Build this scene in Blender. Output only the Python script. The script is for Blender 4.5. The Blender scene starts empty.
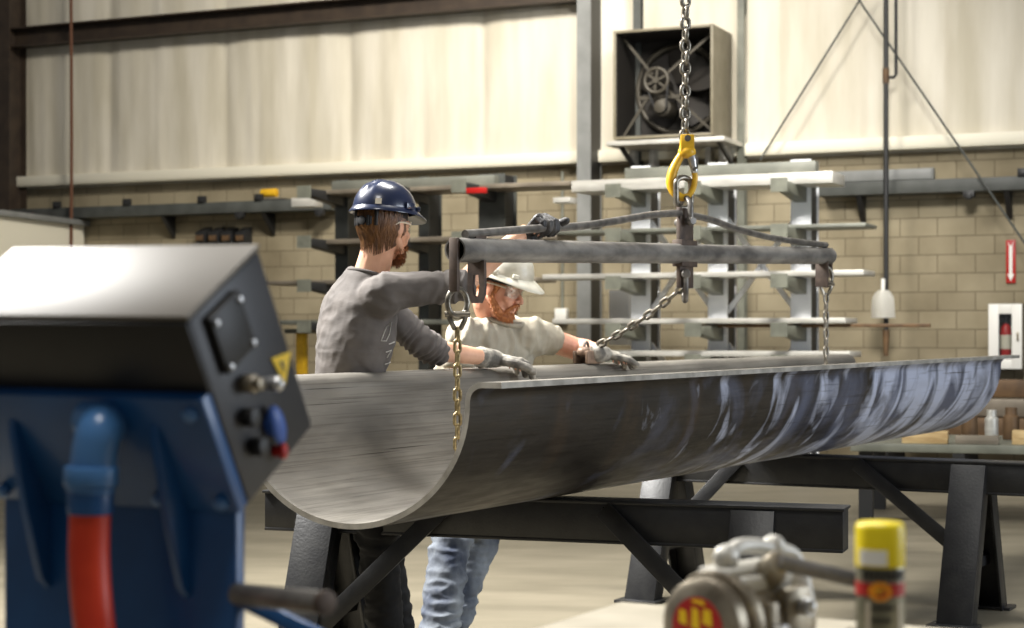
import bpy, bmesh, math, random
from mathutils import Vector, Matrix, Euler, noise
random.seed(7)
sc = bpy.context.scene
col = sc.collection
R = math.radians

# ---------------------------------------------------------------- camera, world, lights, exposure
F, CX, HY, H = 1750.0, 512.0, 335.0, 1.36          # focal length (px of 1024), centre x, horizon y, eye height
cam = bpy.data.cameras.new('camera'); cam_o = bpy.data.objects.new('camera', cam); col.objects.link(cam_o)
cam_o.location = (0, 0, H); cam_o.rotation_euler = (R(90), 0, 0)
cam.sensor_width = 36; cam.lens = F / 1024 * 36; cam.shift_y = (HY - 314) / 1024
cam.clip_start = .05; cam.clip_end = 200
cam.dof.use_dof = True; cam.dof.focus_distance = 6.3; cam.dof.aperture_fstop = 4.0
sc.camera = cam_o
w = bpy.data.worlds.new('hall_ambient'); sc.world = w; w.use_nodes = True
bg = w.node_tree.nodes['Background']; bg.inputs[0].default_value = (.95, .97, 1, 1); bg.inputs[1].default_value = .12

def area(name, loc, target, size, power, color=(1, 1, 1), size_y=None, spread=180):
    l = bpy.data.lights.new(name, 'AREA'); l.energy = power; l.color = color; l.size = size; l.spread = R(spread)
    if size_y: l.shape = 'RECTANGLE'; l.size_y = size_y
    o = bpy.data.objects.new(name, l); col.objects.link(o); o.location = loc
    o.rotation_euler = (Vector(target) - Vector(loc)).to_track_quat('-Z', 'Y').to_euler()
    return o
area('overhead_lamp', (-.6, 14.6, 7.8), (-1.3, 20.8, 4.0), 2.4, 350, (1, .95, .87), 1.2, 115)
area('overhead_lamp', (4.6, 14.6, 7.6), (4.4, 19.0, 1.8), 2.0, 50, (1, .95, .87), 1.2, 150)
area('overhead_lamp', (2.4, 11.5, 6.2), (2.3, 17.3, 1.9), 1.8, 150, (1, .97, .92), 1.0, 80)  # unseen lamp added to brighten the right rack
area('skylight', (-4.4, 8.2, 6.2), (-.3, 6.8, 1.2), 2.0, 600, (1, .98, .94), 2.0, 100)
area('skylight', (.6, 8.6, 7.4), (.5, 8.0, 0), 2.6, 230, (1, .98, .93), 1.6, 130)
area('loading_door_daylight', (8.5, 4.8, 2.6), (2.0, 8.2, .9), 3.6, 330, (.82, .9, 1), 3.2)
area('skylight', (-.2, 1.6, 6.6), (-.2, 3.4, .6), 1.8, 62, (1, .97, .92), 1.8, 110)
sc.view_settings.view_transform = 'Standard'; sc.view_settings.look = 'None'
sc.view_settings.gamma = 1; sc.view_settings.use_curve_mapping = False
sc.view_settings.exposure = 0.25

# ---------------------------------------------------------------- helpers
def V(px, py, Y):
    return Vector(((px - CX) / F * Y, Y, H + (HY - py) / F * Y))
MWD = {}
def mw(o): return MWD.get(o.name, Matrix())
def tag(o, label=None, cat=None, group=None, kind=None):
    if label: o['label'] = label
    if cat: o['category'] = cat
    if group: o['group'] = group
    if kind: o['kind'] = kind
    return o
def thing(name, label, cat, loc=(0, 0, 0), rotz=0, group=None):
    o = bpy.data.objects.new(name, None); col.objects.link(o)
    o.location = loc; o.rotation_euler = (0, 0, rotz); o.empty_display_size = .1
    MWD[o.name] = Matrix.Translation(loc) @ Matrix.Rotation(rotz, 4, 'Z')
    return tag(o, label, cat, group)
def lin(c):
    return tuple((x / 255 / 12.92) if x / 255 <= .04045 else ((x / 255 + .055) / 1.055) ** 2.4 for x in c) + (1,)

class MB:
    def __init__(s): s.bm = bmesh.new(); s.mi = 0
    def _face(s, vs):
        try:
            f = s.bm.faces.new(vs); f.material_index = s.mi; return f
        except ValueError: return None
    def box(s, c, size, rot=None, top=(1, 1)):
        c = Vector(c); x, y, z = [d / 2 for d in size]; vs = []
        for sz in (-1, 1):
            k = top if sz > 0 else (1, 1)
            for sx, sy in ((-1, -1), (1, -1), (1, 1), (-1, 1)):
                p = Vector((sx * x * k[0], sy * y * k[1], sz * z))
                if rot is not None: p = rot @ p
                vs.append(s.bm.verts.new(c + p))
        for q in ((3, 2, 1, 0), (4, 5, 6, 7), (0, 1, 5, 4), (1, 2, 6, 5), (2, 3, 7, 6), (3, 0, 4, 7)):
            s._face([vs[i] for i in q])
        return s
    def bar(s, p0, p1, wd, ht, up=(0, 0, 1)):
        p0, p1 = Vector(p0), Vector(p1); d = (p1 - p0); L = d.length; d.normalize()
        r = d.cross(Vector(up))
        if r.length < 1e-5: r = d.cross(Vector((1, 0, 0)))
        r.normalize(); u = r.cross(d)
        rot = Matrix((r, d, u)).transposed()
        return s.box((p0 + p1) / 2, (wd, L, ht), rot)
    def loft(s, rings, cap=True, closed=False):
        rv = [[s.bm.verts.new(p) for p in r] for r in rings]; n = len(rv[0])
        m = len(rv)
        for i in range(m if closed else m - 1):
            a, b = rv[i], rv[(i + 1) % m]
            for k in range(n): s._face([a[k], a[(k + 1) % n], b[(k + 1) % n], b[k]])
        if cap and not closed:
            s._face(list(reversed(rv[0]))); s._face(rv[-1])
        return s
    def tube(s, pts, r, seg=10, closed=False, cap=True, round_ends=False):
        pts = [Vector(p) for p in pts]; n = len(pts)
        rs = list(r) if isinstance(r, (list, tuple)) else [r] * n
        if round_ends:
            d0 = (pts[0] - pts[1]).normalized(); d1 = (pts[-1] - pts[-2]).normalized()
            a = [(pts[0] + d0 * rs[0] * math.sin(q), rs[0] * math.cos(q)) for q in (1.4, 1.0, .5)]
            b = [(pts[-1] + d1 * rs[-1] * math.sin(q), rs[-1] * math.cos(q)) for q in (.5, 1.0, 1.4)]
            pts = [q[0] for q in a] + pts + [q[0] for q in b]; rs = [q[1] for q in a] + rs + [q[1] for q in b]; n = len(pts)
        ref = None; rings = []
        for i in range(n):
            if closed: t = (pts[(i + 1) % n] - pts[i - 1])
            else: t = pts[min(i + 1, n - 1)] - pts[max(i - 1, 0)]
            t.normalize()
            if ref is None:
                ref = Vector((0, 0, 1)) if abs(t.z) < .9 else Vector((1, 0, 0))
            ref = (ref - t * ref.dot(t)).normalized(); b = t.cross(ref)
            rings.append([pts[i] + (ref * math.cos(2 * math.pi * k / seg) + b * math.sin(2 * math.pi * k / seg)) * rs[i] for k in range(seg)])
        return s.loft(rings, cap, closed)
    def cyl(s, p0, p1, r0, r1=None, seg=20):
        return s.tube([p0, p1], [r0, r0 if r1 is None else r1], seg)
    def ell(s, c, rad, rot=None, seg=20, rings=12):
        c = Vector(c); out = []
        for i in range(1, rings):
            th = math.pi * i / rings; ring = []
            for k in range(seg):
                ph = 2 * math.pi * k / seg
                p = Vector((rad[0] * math.sin(th) * math.cos(ph), rad[1] * math.sin(th) * math.sin(ph), -rad[2] * math.cos(th)))
                ring.append(c + (rot @ p if rot is not None else p))
            out.append(ring)
        return s.loft(out)
    def prism(s, poly, vec):
        a = [Vector(p) for p in poly]; vec = Vector(vec)
        return s.loft([a, [p + vec for p in a]])
    def lathe(s, prof, M=None, seg=28):
        M = M or Matrix(); rings = []
        for r, z in prof:
            rings.append([M @ Vector((r * math.cos(2 * math.pi * k / seg), r * math.sin(2 * math.pi * k / seg), z)) for k in range(seg)])
        return s.loft(rings)
    def grid(s, fn, nu, nv):
        g = [[s.bm.verts.new(fn(i / nu, j / nv)) for j in range(nv + 1)] for i in range(nu + 1)]
        for i in range(nu):
            for j in range(nv): s._face([g[i][j], g[i + 1][j], g[i + 1][j + 1], g[i][j + 1]])
        return s
    def mesh(s, name, mats, bevel=0, smooth=40, seg=2):
        bmesh.ops.recalc_face_normals(s.bm, faces=s.bm.faces)
        if bevel:
            es = [e for e in s.bm.edges if len(e.link_faces) == 2 and e.calc_face_angle(0) > R(30)]
            bmesh.ops.bevel(s.bm, geom=es, offset=bevel, segments=seg, affect='EDGES', profile=.5, clamp_overlap=True)
        me = bpy.data.meshes.new(name); s.bm.to_mesh(me); s.bm.free()
        for m in (mats if isinstance(mats, (list, tuple)) else [mats]): me.materials.append(m)
        if smooth:
            for p in me.polygons: p.use_smooth = True
            me.set_sharp_from_angle(angle=R(smooth))
        return me
    def build(s, name, mats, parent=None, world=False, bevel=0, smooth=40, loc=None, rotz=0, remesh=0, smooth_it=3, disp=None, label=None):
        M = None
        if parent is not None and world: M = mw(parent).inverted()
        if parent is None and loc is not None:
            M = (Matrix.Translation(loc) @ Matrix.Rotation(rotz, 4, 'Z')).inverted() if world else None
        if remesh:
            me = remeshed(s, mats, remesh, smooth_it, disp)
            if M is not None: me.transform(M)
        else:
            if M is not None: s.bm.transform(M)
            me = s.mesh(name, mats, bevel, smooth)
        me.name = name
        o = bpy.data.objects.new(name, me); col.objects.link(o)
        if parent is not None: o.parent = parent; MWD[o.name] = mw(parent)
        elif loc is not None:
            o.location = loc; o.rotation_euler = (0, 0, rotz); MWD[o.name] = Matrix.Translation(loc) @ Matrix.Rotation(rotz, 4, 'Z')
        if label: o['label'] = label
        return o

def remeshed(mb, mats, voxel, it, disp):
    """union of overlapping closed shapes into one continuous skin"""
    me = mb.mesh('tmp', mats, 0, 0)
    o = bpy.data.objects.new('tmp', me); col.objects.link(o)
    m = o.modifiers.new('r', 'REMESH'); m.mode = 'VOXEL'; m.voxel_size = voxel
    if it:
        sm = o.modifiers.new('s', 'SMOOTH'); sm.factor = .5; sm.iterations = it
    dg = bpy.context.evaluated_depsgraph_get()
    out = bpy.data.meshes.new_from_object(o.evaluated_get(dg))
    bpy.data.objects.remove(o); bpy.data.meshes.remove(me)
    if disp:
        nn = [v.normal.copy() for v in out.vertices]
        for v, n in zip(out.vertices, nn): v.co += n * disp(v.co, n)
    out.materials.clear()
    for m_ in (mats if isinstance(mats, (list, tuple)) else [mats]): out.materials.append(m_)
    for p in out.polygons: p.use_smooth = True
    return out

def copy_tree(o, parent=None):
    c = o.copy(); col.objects.link(c)
    MWD[c.name] = mw(o)
    if parent is not None: c.parent = parent
    for ch in list(o.children): copy_tree(ch, c)
    return c

def catmull(pts, n=6):
    pts = [Vector(p) for p in pts]; out = []
    for i in range(len(pts) - 1):
        p0 = pts[max(i - 1, 0)]; p1 = pts[i]; p2 = pts[i + 1]; p3 = pts[min(i + 2, len(pts) - 1)]
        for k in range(n):
            t = k / n
            out.append(.5 * ((2 * p1) + (p2 - p0) * t + (2 * p0 - 5 * p1 + 4 * p2 - p3) * t * t + (3 * p1 - p0 - 3 * p2 + p3) * t ** 3))
    out.append(pts[-1]); return out

# ---------------------------------------------------------------- materials
def nd(nt, t, **kw):
    n = nt.nodes.new(t)
    for k, v in kw.items(): setattr(n, k, v)
    return n
def mat(name, c, rough=.5, metal=0, c2=None, scale=8, stretch=(1, 1, 1), amt=1.0, bump=0, bscale=40, bstretch=(1, 1, 1), spec=.5, lo=.35, hi=.65, coat=0, rvar=0):
    m = bpy.data.materials.new(name); m.use_nodes = True; nt = m.node_tree; b = nt.nodes['Principled BSDF']
    b.inputs['Base Color'].default_value = lin(c); b.inputs['Roughness'].default_value = rough
    b.inputs['Metallic'].default_value = metal; b.inputs['Specular IOR Level'].default_value = spec
    b.inputs['Coat Weight'].default_value = coat; b.inputs['Coat Roughness'].default_value = .12
    tc = nd(nt, 'ShaderNodeTexCoord')
    def noise_of(sc_, st, det=6):
        mp = nd(nt, 'ShaderNodeMapping'); mp.inputs['Scale'].default_value = st
        nt.links.new(tc.outputs['Object'], mp.inputs[0])
        nz = nd(nt, 'ShaderNodeTexNoise'); nz.inputs['Scale'].default_value = sc_; nz.inputs['Detail'].default_value = det
        nt.links.new(mp.outputs[0], nz.inputs['Vector']); return nz
    if c2:
        nz = noise_of(scale, stretch)
        rp = nd(nt, 'ShaderNodeValToRGB'); rp.color_ramp.elements[0].position = lo; rp.color_ramp.elements[1].position = hi
        rp.color_ramp.elements[0].color = lin(c); rp.color_ramp.elements[1].color = lin(c2)
        nt.links.new(nz.outputs[0], rp.inputs[0]); nt.links.new(rp.outputs[0], b.inputs['Base Color'])
        if rvar:
            mr = nd(nt, 'ShaderNodeMapRange'); mr.inputs[3].default_value = rough - rvar; mr.inputs[4].default_value = rough + rvar
            nt.links.new(nz.outputs[0], mr.inputs[0]); nt.links.new(mr.outputs[0], b.inputs['Roughness'])
    if bump:
        nz = noise_of(bscale, bstretch, 4); bp = nd(nt, 'ShaderNodeBump'); bp.inputs['Strength'].default_value = bump
        bp.inputs['Distance'].default_value = .01
        nt.links.new(nz.outputs[0], bp.inputs['Height']); nt.links.new(bp.outputs[0], b.inputs['Normal'])
    return m
def mat_block():
    m = bpy.data.materials.new('concrete_block'); m.use_nodes = True; nt = m.node_tree; b = nt.nodes['Principled BSDF']
    tc = nd(nt, 'ShaderNodeTexCoord'); sx = nd(nt, 'ShaderNodeSeparateXYZ'); cx = nd(nt, 'ShaderNodeCombineXYZ')
    nt.links.new(tc.outputs['Object'], sx.inputs[0]); nt.links.new(sx.outputs[0], cx.inputs[0]); nt.links.new(sx.outputs[2], cx.inputs[1])
    br = nd(nt, 'ShaderNodeTexBrick'); br.inputs['Scale'].default_value = 1
    br.inputs['Brick Width'].default_value = .405; br.inputs['Row Height'].default_value = .203; br.inputs['Mortar Size'].default_value = .006
    br.inputs['Mortar Smooth'].default_value = .4
    br.inputs['Color1'].default_value = lin((158, 147, 121)); br.inputs['Color2'].default_value = lin((146, 135, 110)); br.inputs['Mortar'].default_value = lin((108, 97, 76))
    nt.links.new(cx.outputs[0], br.inputs['Vector'])
    nz = nd(nt, 'ShaderNodeTexNoise'); nz.inputs['Scale'].default_value = 1.3; nz.inputs['Detail'].default_value = 5
    nt.links.new(tc.outputs['Object'], nz.inputs['Vector'])
    rp = nd(nt, 'ShaderNodeValToRGB'); rp.color_ramp.elements[0].color = (.62, .6, .56, 1); rp.color_ramp.elements[1].color = (1, 1, 1, 1)
    rp.color_ramp.elements[0].position = .3; rp.color_ramp.elements[1].position = .65
    nt.links.new(nz.outputs[0], rp.inputs[0])
    mx = nd(nt, 'ShaderNodeMix', data_type='RGBA', blend_type='MULTIPLY'); mx.inputs[0].default_value = 1
    nt.links.new(br.outputs[0], mx.inputs[6]); nt.links.new(rp.outputs[0], mx.inputs[7]); nt.links.new(mx.outputs[2], b.inputs['Base Color'])
    b.inputs['Roughness'].default_value = .85
    bp = nd(nt, 'ShaderNodeBump'); bp.inputs['Strength'].default_value = .5; bp.inputs['Distance'].default_value = .01; bp.invert = True
    nt.links.new(br.outputs[1], bp.inputs['Height']); nt.links.new(bp.outputs[0], b.inputs['Normal'])
    return m
def mat_trough():
    """rolled plate: mill scale, brown rust, bluish white patches (part scale, part painted-in reflection) running around the curve"""
    m = bpy.data.materials.new('rolled_steel_plate'); m.use_nodes = True; nt = m.node_tree; b = nt.nodes['Principled BSDF']
    uv = nd(nt, 'ShaderNodeUVMap'); uv.uv_map = 'UVMap'
    def nz(scale, st, det=6, rot=0, dist=0):
        mp = nd(nt, 'ShaderNodeMapping'); mp.inputs['Scale'].default_value = st; mp.inputs['Rotation'].default_value = (0, 0, rot)
        nt.links.new(uv.outputs[0], mp.inputs[0]); n = nd(nt, 'ShaderNodeTexNoise'); n.inputs['Scale'].default_value = scale
        n.inputs['Detail'].default_value = det; n.inputs['Distortion'].default_value = dist
        nt.links.new(mp.outputs[0], n.inputs['Vector']); return n
    def ramp(src, p0, p1, c0=(0, 0, 0, 1), c1=(1, 1, 1, 1)):
        r = nd(nt, 'ShaderNodeValToRGB'); r.color_ramp.elements[0].position = p0; r.color_ramp.elements[1].position = p1
        r.color_ramp.elements[0].color = c0; r.color_ramp.elements[1].color = c1
        nt.links.new(src, r.inputs[0]); return r.outputs[0]
    def mix(f, a, c, blend='MIX'):
        x = nd(nt, 'ShaderNodeMix', data_type='RGBA', blend_type=blend)
        if isinstance(f, float): x.inputs[0].default_value = f
        else: nt.links.new(f, x.inputs[0])
        for s_, v in ((6, a), (7, c)):
            if isinstance(v, tuple): x.inputs[s_].default_value = v
            else: nt.links.new(v, x.inputs[s_])
        return x.outputs[2]
    # u = metres along, v = metres around
    base = ramp(nz(2.2, (.7, 2.4, 1), 4).outputs[0], .3, .7, lin((104, 100, 94)), lin((146, 141, 132)))
    fine = ramp(nz(9, (.16, 11, 1), 8).outputs[0], .3, .5, (.62, .6, .58, 1), (1, 1, 1, 1))
    c = mix(1.0, base, fine, 'MULTIPLY')
    sep = nd(nt, 'ShaderNodeSeparateXYZ'); nt.links.new(uv.outputs[0], sep.inputs[0])
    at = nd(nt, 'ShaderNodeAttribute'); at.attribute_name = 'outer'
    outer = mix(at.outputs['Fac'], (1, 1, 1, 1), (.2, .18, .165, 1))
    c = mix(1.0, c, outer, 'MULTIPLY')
    def shifted(n, lo, hi):
        ux = nd(nt, 'ShaderNodeMapRange'); ux.inputs[1].default_value = .2; ux.inputs[2].default_value = 4.2; ux.inputs[3].default_value = lo; ux.inputs[4].default_value = hi
        nt.links.new(sep.outputs[0], ux.inputs[0]); ad = nd(nt, 'ShaderNodeMath', operation='ADD'); nt.links.new(n.outputs[0], ad.inputs[0]); nt.links.new(ux.outputs[0], ad.inputs[1]); return ad.outputs[0]
    def on_outer(f, k=1.0):
        pm = nd(nt, 'ShaderNodeMath', operation='MULTIPLY'); nt.links.new(f, pm.inputs[0]); nt.links.new(at.outputs['Fac'], pm.inputs[1])
        p2 = nd(nt, 'ShaderNodeMath', operation='MULTIPLY'); nt.links.new(pm.outputs[0], p2.inputs[0]); p2.inputs[1].default_value = k; return p2.outputs[0]
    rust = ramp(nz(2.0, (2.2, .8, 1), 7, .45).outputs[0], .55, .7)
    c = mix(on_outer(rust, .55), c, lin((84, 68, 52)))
    soft = ramp(shifted(nz(2.0, (1.5, 1.15, 1), 8, .55, .7), -.19, .09), .42, .64)  # bluish patches: mill scale with skylight reflection put into the colour
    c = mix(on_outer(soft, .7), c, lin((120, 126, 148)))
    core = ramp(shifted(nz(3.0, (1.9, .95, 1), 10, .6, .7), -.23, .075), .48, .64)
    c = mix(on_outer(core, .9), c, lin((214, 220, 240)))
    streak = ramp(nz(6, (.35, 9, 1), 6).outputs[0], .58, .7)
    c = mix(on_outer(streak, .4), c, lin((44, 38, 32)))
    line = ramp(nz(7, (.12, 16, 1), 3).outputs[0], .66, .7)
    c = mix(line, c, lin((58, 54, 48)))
    nt.links.new(c, b.inputs['Base Color'])
    b.inputs['Metallic'].default_value = .35
    rr = ramp(nz(5, (1, 5, 1)).outputs[0], .3, .7, (.36, .36, .36, 1), (.56, .56, .56, 1)); nt.links.new(rr, b.inputs['Roughness'])
    bp = nd(nt, 'ShaderNodeBump'); bp.inputs['Strength'].default_value = .15; bp.inputs['Distance'].default_value = .004
    nt.links.new(nz(14, (1, 8, 1)).outputs[0], bp.inputs['Height']); nt.links.new(bp.outputs[0], b.inputs['Normal'])
    return m

M = {}
M['block'] = mat_block()
M['insul'] = mat('vinyl_insulation', (192, 184, 163), .5, c2=(214, 207, 190), scale=1.3, stretch=(2.2, 1, .4), bump=.7, bscale=2.0, bstretch=(3.4, 1, .22))  # wrinkle shading put into the colour as soft vertical tone bands
M['flash'] = mat('sill_flashing', (226, 220, 200), .5)
M['floor'] = mat('concrete_floor', (108, 101, 84), .6, c2=(127, 119, 101), scale=1.5, stretch=(.7, 1.8, 1), bump=.08, bscale=30)
M['column'] = mat('grey_column_paint', (132, 133, 130), .5, c2=(118, 119, 116), scale=4)
M['girt'] = mat('brown_girt_paint', (62, 50, 38), .6, c2=(48, 38, 29), scale=6)
M['shelfgrey'] = mat('grey_shelf_paint', (78, 80, 76), .55, c2=(64, 66, 62), scale=5)
M['black'] = mat('black_paint', (24, 24, 26), .42, c2=(36, 36, 36), scale=14, bump=.1, bscale=90)
M['rackpaint'] = mat('rack_paint', (238, 239, 240), .4, c2=(222, 224, 226), scale=3)
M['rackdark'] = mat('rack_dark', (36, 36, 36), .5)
M['arm'] = mat('arm_paint', (120, 121, 108), .5, c2=(98, 99, 88), scale=6)
M['plate'] = mat('stock_plate', (206, 203, 194), .42, .25, c2=(178, 175, 166), scale=3, stretch=(1, 1, 6))
M['plate2'] = mat('stock_plate_brown', (140, 130, 114), .5, .25, c2=(112, 103, 90), scale=3)
M['plategreen'] = mat('stock_tube_green', (128, 129, 118), .5, .2, c2=(108, 109, 100), scale=3)
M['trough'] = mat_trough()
M['pipe'] = mat('spreader_pipe', (150, 146, 140), .4, .35, c2=(92, 89, 86), scale=14, stretch=(.35, 1, 1), bump=.1, bscale=60, rvar=.1)
M['rod'] = mat('steel_rod', (128, 124, 118), .4, .4, c2=(84, 80, 76), scale=20)
M['rust'] = mat('rusty_lug', (92, 78, 68), .6, .3, c2=(66, 56, 50), scale=20)
M['chain'] = mat('chain_steel', (150, 144, 132), .34, .7, c2=(92, 86, 76), scale=40)
M['goldchain'] = mat('yellow_zinc_chain', (178, 160, 116), .35, .7, c2=(98, 84, 60), scale=40)
M['yellow'] = mat('yellow_enamel', (224, 178, 40), .4, c2=(206, 156, 28), scale=30)
M['latch'] = mat('zinc_latch', (205, 205, 205), .3, .8)
M['steel'] = mat('cast_metal', (176, 166, 146), .38, .7, c2=(120, 110, 94), scale=24)
M['navy'] = mat('navy_helmet_shell', (20, 30, 56), .3, c2=(25, 37, 68), scale=5, coat=.6)
M['white_hat'] = mat('white_helmet_shell', (238, 234, 220), .35, c2=(210, 205, 186), scale=14, coat=.3)
M['strap'] = mat('black_strap', (24, 24, 26), .6)
M['sticker'] = mat('white_sticker', (216, 205, 184), .5)
M['skin'] = mat('skin', (226, 178, 148), .5, c2=(212, 160, 130), scale=18, bump=.05, bscale=200)
M['skin_ruddy'] = mat('ruddy_skin', (224, 172, 146), .48, c2=(208, 146, 120), scale=16, bump=.05, bscale=200)
M['lip'] = mat('lip_skin', (170, 94, 80), .45)
M['hair'] = mat('brown_hair', (124, 86, 48), .5, c2=(84, 56, 32), scale=60, stretch=(1, 1, .2))
M['beard'] = mat('auburn_beard', (142, 88, 44), .6, c2=(108, 64, 32), scale=80)
M['beard2'] = mat('ginger_beard', (190, 124, 74), .6, c2=(158, 96, 54), scale=80)
M['signyellow'] = mat('sign_yellow', (246, 206, 22), .4)
M['cut'] = mat('cut_edge', (196, 192, 184), .4, .3, c2=(150, 146, 138), scale=12)
M['clampbrown'] = mat('worn_clamp', (150, 126, 106), .5, .3, c2=(108, 88, 74), scale=30)
M['eye'] = mat('eye_white', (225, 222, 216), .2); M['iris'] = mat('iris', (50, 60, 66), .2)
M['shirt_grey'] = mat('charcoal_jersey', (98, 92, 88), .85, c2=(86, 81, 78), scale=10, bump=.25, bscale=14, bstretch=(1, 1, 2))
M['print'] = mat('shirt_print', (176, 172, 164), .8)
M['shirt_tan'] = mat('heather_tshirt', (178, 171, 154), .85, c2=(162, 154, 137), scale=12, bump=.25, bscale=14)
M['trouser'] = mat('black_work_trousers', (15, 15, 17), .85, c2=(22, 22, 24), scale=12, bump=.2, bscale=30)
M['jeans'] = mat('faded_denim', (50, 58, 76), .85, c2=(146, 152, 158), scale=6, stretch=(1, 1, .5), bump=.2, bscale=60, lo=.38, hi=.7)
M['boot'] = mat('boot_leather', (44, 36, 30), .5, c2=(30, 26, 24), scale=20)
M['glove'] = mat('grey_work_glove', (172, 166, 154), .7, c2=(92, 88, 82), scale=22, bump=.2, bscale=80)
M['glove_dark'] = mat('black_work_glove', (42, 40, 40), .5, c2=(92, 88, 84), scale=26, bump=.2, bscale=80, lo=.5, hi=.72)
M['mblack'] = mat('machine_black', (20, 19, 18), .5, c2=(25, 24, 23), scale=20)
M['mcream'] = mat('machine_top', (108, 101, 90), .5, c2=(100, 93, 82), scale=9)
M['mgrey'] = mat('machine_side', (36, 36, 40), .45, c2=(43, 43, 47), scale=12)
M['mblue'] = mat('machine_blue', (26, 84, 142), .4, c2=(20, 72, 124), scale=8, coat=.2)
M['mblue2'] = mat('fitting_blue', (72, 122, 176), .32, coat=.3)
M['hose'] = mat('red_hose', (216, 62, 26), .42, c2=(200, 50, 20), scale=12)
M['tagblue'] = mat('blue_tag', (58, 96, 176), .4); M['red'] = mat('red_paint', (176, 30, 26), .4)
M['white'] = mat('white_paint', (236, 234, 226), .45)
M['bench'] = mat('bench_top', (172, 164, 146), .5, c2=(150, 142, 124), scale=7)
M['benchleg'] = mat('bench_frame', (90, 88, 82), .5)
M['canbody'] = mat('can_body', (120, 118, 98), .3, .5, c2=(156, 152, 130), scale=30, stretch=(1, 1, .1))
M['capyellow'] = mat('can_cap', (238, 214, 20), .35, c2=(228, 200, 14), scale=6)
M['orange'] = mat('orange_emblem', (234, 150, 24), .4); M['ink'] = mat('dark_ink', (48, 44, 36), .5)
M['wood'] = mat('pallet_wood', (198, 172, 124), .7, c2=(168, 138, 92), scale=6, stretch=(1, 6, 6))
M['brown'] = mat('brown_stock', (110, 84, 56), .6, .2, c2=(84, 64, 44), scale=8)
M['hosebrown'] = mat('air_line', (98, 62, 40), .6)
M['fanbox'] = mat('fan_housing', (132, 124, 104), .5, c2=(116, 108, 88), scale=5)
M['fandark'] = mat('fan_inner', (34, 30, 25), .7); M['fanblade'] = mat('fan_blade', (70, 65, 55), .5, .3)
def mat_glass():
    m = bpy.data.materials.new('clear_lens'); m.use_nodes = True; nt = m.node_tree; nt.nodes.remove(nt.nodes['Principled BSDF'])
    a = nd(nt, 'ShaderNodeBsdfTransparent'); a.inputs[0].default_value = (.92, .94, .94, 1); g = nd(nt, 'ShaderNodeBsdfGlossy'); g.inputs[1].default_value = .08
    x = nd(nt, 'ShaderNodeMixShader'); x.inputs[0].default_value = .08
    nt.links.new(a.outputs[0], x.inputs[1]); nt.links.new(g.outputs[0], x.inputs[2]); nt.links.new(x.outputs[0], nt.nodes['Material Output'].inputs[0])
    return m
M['lens'] = mat_glass()

# ---------------------------------------------------------------- frames of reference
YC, PHI = 21.1, math.atan(.44)
wc, ws = math.cos(PHI), math.sin(PHI)
def WP(px, py, d=0):
    """pixel -> local (along, out, up) of the back wall, d metres in front of it"""
    k = (px - CX) / F
    u = (k * YC - k * d * wc + d * ws) / (wc + k * ws)
    Y = YC - u * ws - d * wc
    return Vector((u, -d, H + (HY - py) * Y / F))
WALL = Matrix.Translation((0, YC, 0)) @ Matrix.Rotation(-PHI, 4, 'Z')
def wthing(name, label, cat, u, d, z, group=None):
    p = WALL @ Vector((u, -d, z)); return thing(name, label, cat, p, -PHI, group)
def wbuild(mb, name, m, parent=None, u=0, d=0, z=0, bevel=0, smooth=40, label=None):
    """mb is in wall coordinates"""
    mb.bm.transform(WALL)
    if parent is not None: return mb.build(name, m, parent, world=True, bevel=bevel, smooth=smooth, label=label)
    return mb.build(name, m, None, world=True, loc=WALL @ Vector((u, -d, z)), rotz=-PHI, bevel=bevel, smooth=smooth)
TA = math.atan2(.86, .51); TO = Vector((-.524, 5.55, 0))
TM = Matrix.Translation(TO) @ Matrix.Rotation(TA, 4, 'Z')
def SP(px, py, off=0):
    """pixel -> trough frame (along, across, up) in the vertical plane over the trough's axis, off metres across"""
    k = (px - CX) / F; c, s = math.cos(TA), math.sin(TA)
    ox, oy = TO.x - s * off, TO.y + c * off
    t = (k * oy - ox) / (c - k * s); Y = oy + s * t
    return Vector((t, off, H + (HY - py) * Y / F))

# ---------------------------------------------------------------- setting: floor and back wall
b = MB(); b.box((0, 12, -.05), (44, 40, .1)); tag(b.build('floor', M['floor'], smooth=0), kind='structure')
b = MB(); b.box((0, .15, 1.68), (30, .3, 3.36)); tag(wbuild(b, 'wall_back', M['block'], smooth=0), kind='structure')
def ins(u0, u1, z0, z1, name):
    b = MB(); nu = int((u1 - u0) / .035); nv = 12
    def fn(i, j):
        u = u0 + (u1 - u0) * i; z = z0 + (z1 - z0) * j
        seam = abs(((u + .35) / 1.83) % 1 - .5) * 2            # 1 on a seam, 0 mid panel
        y = -.06 - .05 * (1 - seam ** 6)
        y += .022 * noise.noise(Vector((u * 2.4, 0, z * .6))) + .012 * noise.noise(Vector((u * 7 + .5 * math.sin(z * 1.3), 4, z * .8)))
        return Vector((u, y, z))
    b.grid(fn, nu, nv)
    return tag(wbuild(b, name, M['insul'], smooth=180), kind='structure')
ins(-13, 13, 3.42, 8.6, 'wall_upper')
b = MB(); b.box((0, .17, 6.0), (30, .3, 5.4)); tag(wbuild(b, 'wall_backing', M['insul'], smooth=0), kind='structure')
b = MB(); b.box((0, -.09, 3.46), (28, .2, .12)); b.box((0, -.1, 3.395), (28, .16, .025)); tag(wbuild(b, 'trim_1', M['flash'], bevel=.006), kind='structure')
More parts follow.
